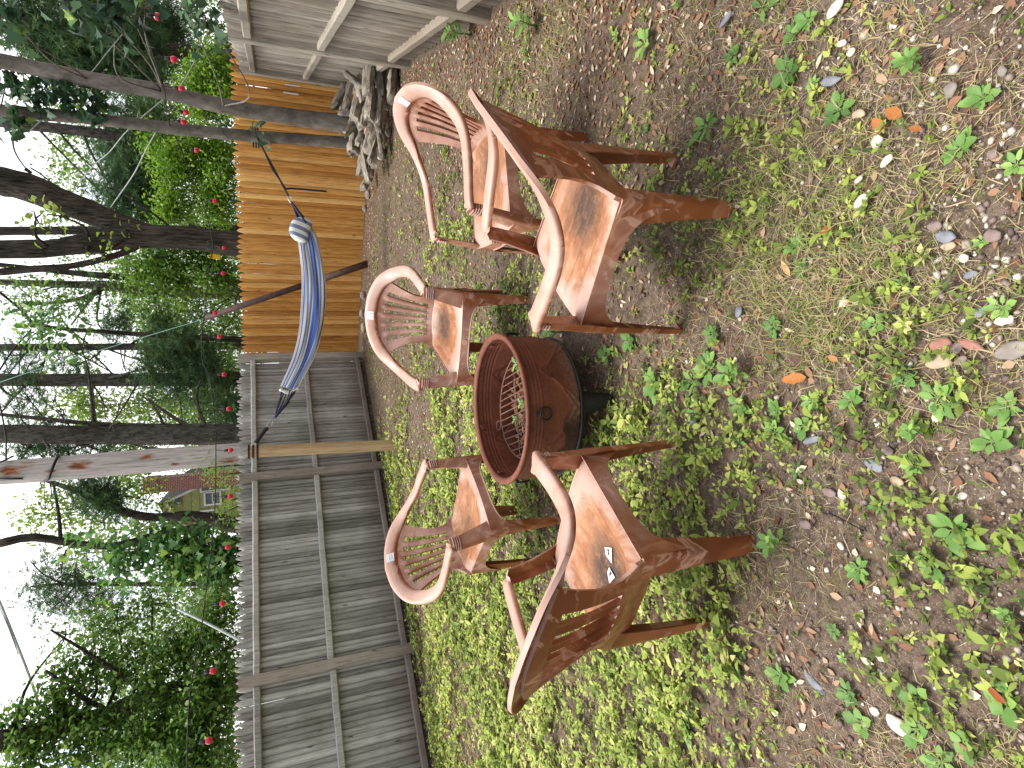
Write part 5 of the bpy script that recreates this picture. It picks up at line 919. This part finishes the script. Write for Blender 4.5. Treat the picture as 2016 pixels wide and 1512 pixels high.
# ================================================================== utility pole, house
up_ = tag(empty('utility_pole', at(471, 893, 9.0)*np.array([1, 1, 0])), 'bleached bare wooden utility pole with orange-brown knots behind the grey fence', 'utility pole'); inv = np.array(up_.location)
mb = MB(); limb(mb, [(-15, 932, 46), (120, 922, 47), (248, 911, 47), (360, 902, 45), (471, 893, 42)], 9.0, 26, 46, .012, True, 2.5); mb.v = [tuple(np.array(v)-inv) for v in mb.v]; mb.build('shaft', MATS['pole'], up_, True)
mb = MB(); Yp = 9.0-.19
mb.tube(smoothpath([at(*q)-inv for q in ((-5, 912, Yp+.05), (12, 905, Yp+.06), (26, 898, Yp+.25))], 8), .012, 6); mb.tube(smoothpath([at(*q)-inv for q in ((116, 897, 8.97), (112, 902, 8.85), (106, 915, 8.79), (100, 930, 8.79), (95, 943, 8.85), (85, 948, 8.97))], 14), .016, 6); mb.tube([at(q, 942.5-.01*q, 8.85)-inv for q in (-5, 20, 45)], .012, 6); mb.build('cable', MATS['wire'], up_, True)
hY = 24.0; hb = at(445, 985, hY); house = tag(empty('house', (hb[0], hb[1], 0)), 'green sided house gable with white trim and brick chimney far behind the fence', 'house'); inv = np.array([hb[0], hb[1], 0])
apex = at(325, 987, hY); rgt = at(391, 957, hY); lft = at(337, 1010, hY); lf2 = at(372, 1042, hY); mb = MB(); D_ = np.array([.25, 7, 0])
poly = [np.array([lf2[0], hY, 0]), lf2*1.0, lft, apex, rgt, np.array([rgt[0], hY, 0])]; poly = [np.array([p[0], hY, p[2]])-inv for p in poly]; k = len(poly)
mb.add(poly+[p+D_ for p in poly], [tuple(range(k-1, -1, -1)), tuple(range(k, 2*k))]+[(i, (i+1) % k, k+(i+1) % k, k+i) for i in range(k)]); o = mb.build('wall', MATS['siding'], house); fix_normals(o.data)
mb = MB(); z0 = .3
zmax = apex[2]
for i in range(40):
    z = .3+i*.27
    xs = []
    for a_, b_ in zip(poly, poly[1:]+poly[:1]):
        if (a_[2]-z)*(b_[2]-z) < 0: xs.append(a_[0]+(b_[0]-a_[0])*(z-a_[2])/(b_[2]-a_[2]))
    if len(xs) == 2: mb.box(((xs[0]+xs[1])/2, hY-hb[1]-.012, z), abs(xs[1]-xs[0]), .024, .03)
mb.build('clapboards', MATS['siding'], house)
def bar(mb, a_, b_, w, h, off=0.0):
    d = b_-a_; L = np.linalg.norm(d); X = d/L; Y = np.array([0, 1.0, 0]); Y = Y-X*(Y@X); Y /= np.linalg.norm(Y); mb.box((a_+b_)/2-np.array([0, off, 0]), L+w, h, w, X, Y, np.cross(X, Y))
mb = MB(); bar(mb, poly[3], poly[4], .13, .12, .06); bar(mb, poly[2], poly[3], .13, .12, .062); bar(mb, poly[1], poly[2], .10, .1, .064); mb.build('trim', MATS['white'], house)
mb = MB()
for a_, b_ in ((poly[3], poly[4]), (poly[2], poly[3]), (poly[1], poly[2])):
    up3 = np.array([0, 0, .17]); mb.add([a_+up3+np.array([0, -.35, 0]), b_+up3+np.array([0, -.35, 0]), b_+up3+D_, a_+up3+D_]+[a_+up3*.2+D_*0, b_+up3*.2, b_+up3*.2+D_, a_+up3*.2+D_], [(0, 1, 2, 3), (7, 6, 5, 4), (0, 4, 5, 1), (1, 5, 6, 2), (3, 2, 6, 7), (0, 3, 7, 4)])
mb.build('roof', MATS['roof'], house)
def win(px, py, w, h):
    c = at(px, py, hY)-inv; c[1] = hY-hb[1]-.03; mb = MB(); mb.box(c, w, .04, h); f = mb.build('pane', MATS['glass'], None); mb = MB()
    for dx, dz, ww, hh in ((-w/2, 0, .06, h+.06), (w/2, 0, .06, h+.06), (0, h/2, w-.065, .06), (0, -h/2, w-.065, .06), (0, 0, w-.065, .025)): mb.box(c+np.array([dx, -.03, dz]), ww, .07, hh)
    g = mb.build('window', MATS['white'], house); f.parent = g
win(424, 958, .26, .95); win(419, 980, .46, .52); win(410, 1013, .32, .46)
c = at(347, 986, hY)-inv; mb = MB()
for i in range(5): mb.box((c[0]+(i-2)*.06, hY-hb[1]-.03, c[2]-i*.0+(i-2)*.0), .035, .05, .36)
mb.build('attic_vent', MATS['glass'], house)
chb = at(440, 944, 23.0)-inv; cht = at(281, 944, 23.0)-inv; w = 27*depth(at(400, 944, 23))/FPX; mb = MB(); mb.box((chb[0], chb[1]+.4, cht[2]/2-.2), w, .8, cht[2]-.4); mb.build('chimney', MATS['brick'], house); mb = MB(); mb.box((chb[0], chb[1]+.4, cht[2]-.2), w*1.08, .88, .42); mb.build('chimney_cap', MATS['brick'], house)
# ================================================================== string of red bulbs, cords and wires
def sY(py): return float(np.interp(py, [-20, 60, 171, 236, 360, 488, 606, 740, 886, 1125, 1330, 1512], [5.2, 5.8, 7.2, 7.75, 9.2, 9.85, 9.25, 8.9, 8.52, 7.4, 6.6, 5.9]))
cab = [(262, -10), (285, 62), (322, 171), (331, 236), (347, 273), (382, 360), (407, 425), (419, 484), (412, 524), (404, 606), (398, 660), (399, 710), (414, 750), (424, 837), (425, 886), (424, 973), (419, 1060), (410, 1125), (398, 1227), (379, 1330), (371, 1407), (368, 1530)]
sl = tag(empty('string_lights', (0, 0, 0)), 'black cable with red globe bulbs strung across the yard above the fences', 'string lights'); mb = MB(); CP = smoothpath([at(a_, b_, sY(b_)) for a_, b_ in cab], 160); mb.tube(CP, .0065, 6); mb.build('cable', MATS['wire'], sl, True)
me_b = None
for (px, py) in [(310, 33), (342, 117), (357, 174), (366, 221), (361, 240), (387, 296), (423, 396), (441, 488), (439, 538), (423, 616), (432, 663), (441, 737), (450, 805), (454, 886), (453, 977), (448, 1077), (438, 1188), (419, 1321), (411, 1458)]:
    P = at(px, py, sY(py)-.03); r_ = .031
    if me_b is None:
        mb = MB(); V = []; na, nb = 12, 14
        for i in range(na+1):
            t = math.pi*i/na
            for j in range(nb): V.append((r_*math.sin(t)*math.cos(2*math.pi*j/nb), r_*math.sin(t)*math.sin(2*math.pi*j/nb), -r_*1.12*math.cos(t)))
        mb.add(V, [(i*nb+j, i*nb+(j+1) % nb, (i+1)*nb+(j+1) % nb, (i+1)*nb+j) for i in range(na) for j in range(nb)]); me_b = mb.mesh('bulb', MATS['red'], False)
        mb = MB(); mb.tube([(0, 0, r_*.85), (0, 0, r_*1.3), (0, 0, r_*2.6)], [.017, .019, .014], 10); me_s = mb.mesh('socket', MATS['black'], True)
    b = link('bulb', me_b, sl, P); link('socket', me_s, b)
    j = np.argmin(np.linalg.norm(CP-(P+np.array([0, 0, .1])), axis=1)); mb = MB(); mb.tube([np.array([0, 0, r_*2.4]), CP[j]-P], .0045, 5); mb.build('lead', MATS['wire'], b)
tg_ = tag(empty('cable_tag', at(420, 505, 9.8)), 'yellow tag hanging on the string light cable beside the forked trunk', 'tag'); mb = MB(); mb.box((0, 0, -.03), .075, .004, .13); o = mb.build('card', MATS['yellow'], tg_); o.rotation_euler = (.1, .1, .2); mb = MB(); mb.ring((0, 0, .05), .02, .006, (1, 0, 0), (0, 0, 1), 14, 5); mb.build('loop', MATS['yellow'], tg_)
def wire(name, label, pts, r, mat, cat='wire'):
    mb = MB(); mb.tube(smoothpath([at(*p) for p in pts], 24), r, 6); tag(mb.build(name, MATS[mat], None, True), label, cat)
wire('guy_wire', 'pale wire running diagonally behind the nearest slender trunk at the upper right', [(246, 62, 9.5), (210, 105, 9.3), (175, 148, 9.1), (110, 210, 9), (55, 262, 8.9)], .006, 'palewire')
wire('guy_wire', 'thick pale rod-like cable between the slender trunk and the forked trunk', [(308, 258, 9.0), (285, 300, 9.2), (262, 345, 9.5), (218, 408, 10.0)], .009, 'palewire')
wire('guy_wire', 'thin pale wire above the thick one, reaching the forked trunk', [(392, 103, 9.4), (358, 165, 9.2), (310, 205, 9.1), (250, 258, 9.2), (215, 300, 9.5), (185, 325, 9.7), (142, 378, 10.0)], .007, 'palewire')
wire('green_cord', 'light green cord slanting from the rusty pole up into the trees', [(402, 628, 9.3), (335, 648, 9.6), (245, 675, 10.2), (170, 698, 10.6), (122, 712, 11), (30, 742, 11.5), (-20, 760, 12)], .005, 'greenwire', 'cord')
wire('power_line', 'thicker of two power lines crossing the white sky at the upper left', [(-10, 1163, 14), (20, 1235, 13.4), (60, 1338, 12.6), (75, 1385, 12.2)], .025, 'palewire'); wire('power_line', 'thinner power line just left of the thicker one at the upper left', [(-10, 1175, 14), (15, 1232, 13.4), (36, 1288, 13)], .012, 'palewire')
wire('green_cord', 'thin pale cord sloping down across the white sky into the left trees', [(4, 1179, 12), (60, 1195, 11.8), (140, 1217, 11.4), (240, 1247, 11)], .006, 'greenwire', 'cord')
wire('power_line', 'short black cable slanting behind the pale oval leaflets', [(-5, 735, 12), (25, 690, 12), (62, 648, 12)], .014, 'wire'); wire('power_line', 'black cable passing across the thickest pine trunk', [(-10, 752, 9.8), (10, 850, 9.6), (12, 905, 8.9)], .010, 'wire')
wire('metal_pole', 'slanting grey metal pole behind the left grey fence', [(352, 1200, 8.6), (410, 1228, 8.3), (475, 1262, 8.0)], .016, 'palewire', 'pole')
# ================================================================== sky and sun
SUN_EL, SUN_AZ = 73, -58    # azimuth from +Y (away from the camera), positive to the right
W_ = bpy.data.worlds.new('World'); SC.world = W_; W_.use_nodes = True; nt = W_.node_tree; nt.nodes.clear()
out = nt.nodes.new('ShaderNodeOutputWorld'); bg = nt.nodes.new('ShaderNodeBackground'); sky = nt.nodes.new('ShaderNodeTexSky'); sky.sky_type = 'NISHITA'; sky.sun_disc = False; sky.sun_elevation = math.radians(SUN_EL); sky.sun_rotation = math.radians(SUN_AZ)
tc = nt.nodes.new('ShaderNodeTexCoord'); mp = nt.nodes.new('ShaderNodeMapping'); mp.inputs['Scale'].default_value = (2.2, 2.2, 4.5); nz = nt.nodes.new('ShaderNodeTexNoise'); nz.inputs['Scale'].default_value = 1.6; nz.inputs['Detail'].default_value = 7; nz.inputs['Roughness'].default_value = .6
rp = nt.nodes.new('ShaderNodeValToRGB'); rp.color_ramp.elements[0].position = .36; rp.color_ramp.elements[0].color = (.35, .35, .35, 1); rp.color_ramp.elements[1].position = .56; rp.color_ramp.elements[1].color = (1, 1, 1, 1)
mx = nt.nodes.new('ShaderNodeMix'); mx.data_type = 'RGBA'; bg.inputs['Strength'].default_value = .11
lk = nt.links.new
elv, azv = math.radians(SUN_EL), math.radians(SUN_AZ); dot = nt.nodes.new('ShaderNodeVectorMath'); dot.operation = 'DOT_PRODUCT'; dot.inputs[1].default_value = (math.sin(azv)*math.cos(elv)*.6, math.cos(azv)*math.cos(elv)*.6+.35, math.sin(elv)*.85)
cb = nt.nodes.new('ShaderNodeMapRange'); cb.inputs['From Min'].default_value = -.25; cb.inputs['From Max'].default_value = .95; cb.inputs['To Min'].default_value = 3.0; cb.inputs['To Max'].default_value = 13.5     # clouds brighten towards the veiled sun
vm = nt.nodes.new('ShaderNodeVectorMath'); vm.operation = 'SCALE'; vm.inputs[0].default_value = (1, 1.0, 1.02); lk(tc.outputs['Generated'], dot.inputs[0]); lk(dot.outputs['Value'], cb.inputs[0]); lk(cb.outputs[0], vm.inputs['Scale']); lk(vm.outputs[0], mx.inputs[7])
lk(tc.outputs['Generated'], mp.inputs[0]); lk(mp.outputs[0], nz.inputs['Vector']); lk(nz.outputs['Fac'], rp.inputs[0]); lk(rp.outputs[0], mx.inputs[0]); lk(sky.outputs[0], mx.inputs[6]); lk(mx.outputs[2], bg.inputs[0]); lk(bg.outputs[0], out.inputs[0])
sd = bpy.data.lights.new('sun', 'SUN'); sd.energy = 2.3; sd.angle = math.radians(22); sd.color = (1, .95, .86); so = bpy.data.objects.new('sun', sd); COL.objects.link(so)
el, azr = math.radians(SUN_EL), math.radians(SUN_AZ); dv = Vector((math.sin(azr)*math.cos(el), math.cos(azr)*math.cos(el), math.sin(el))); so.rotation_euler = dv.to_track_quat('Z', 'Y').to_euler(); so.location = (0, 0, 30)
vs = SC.view_settings; vs.view_transform = 'Standard'; vs.look = 'None'; vs.exposure = .82; vs.gamma = 1.0; vs.use_curve_mapping = False
SC.cycles.max_bounces = 8; SC.cycles.transparent_max_bounces = 8
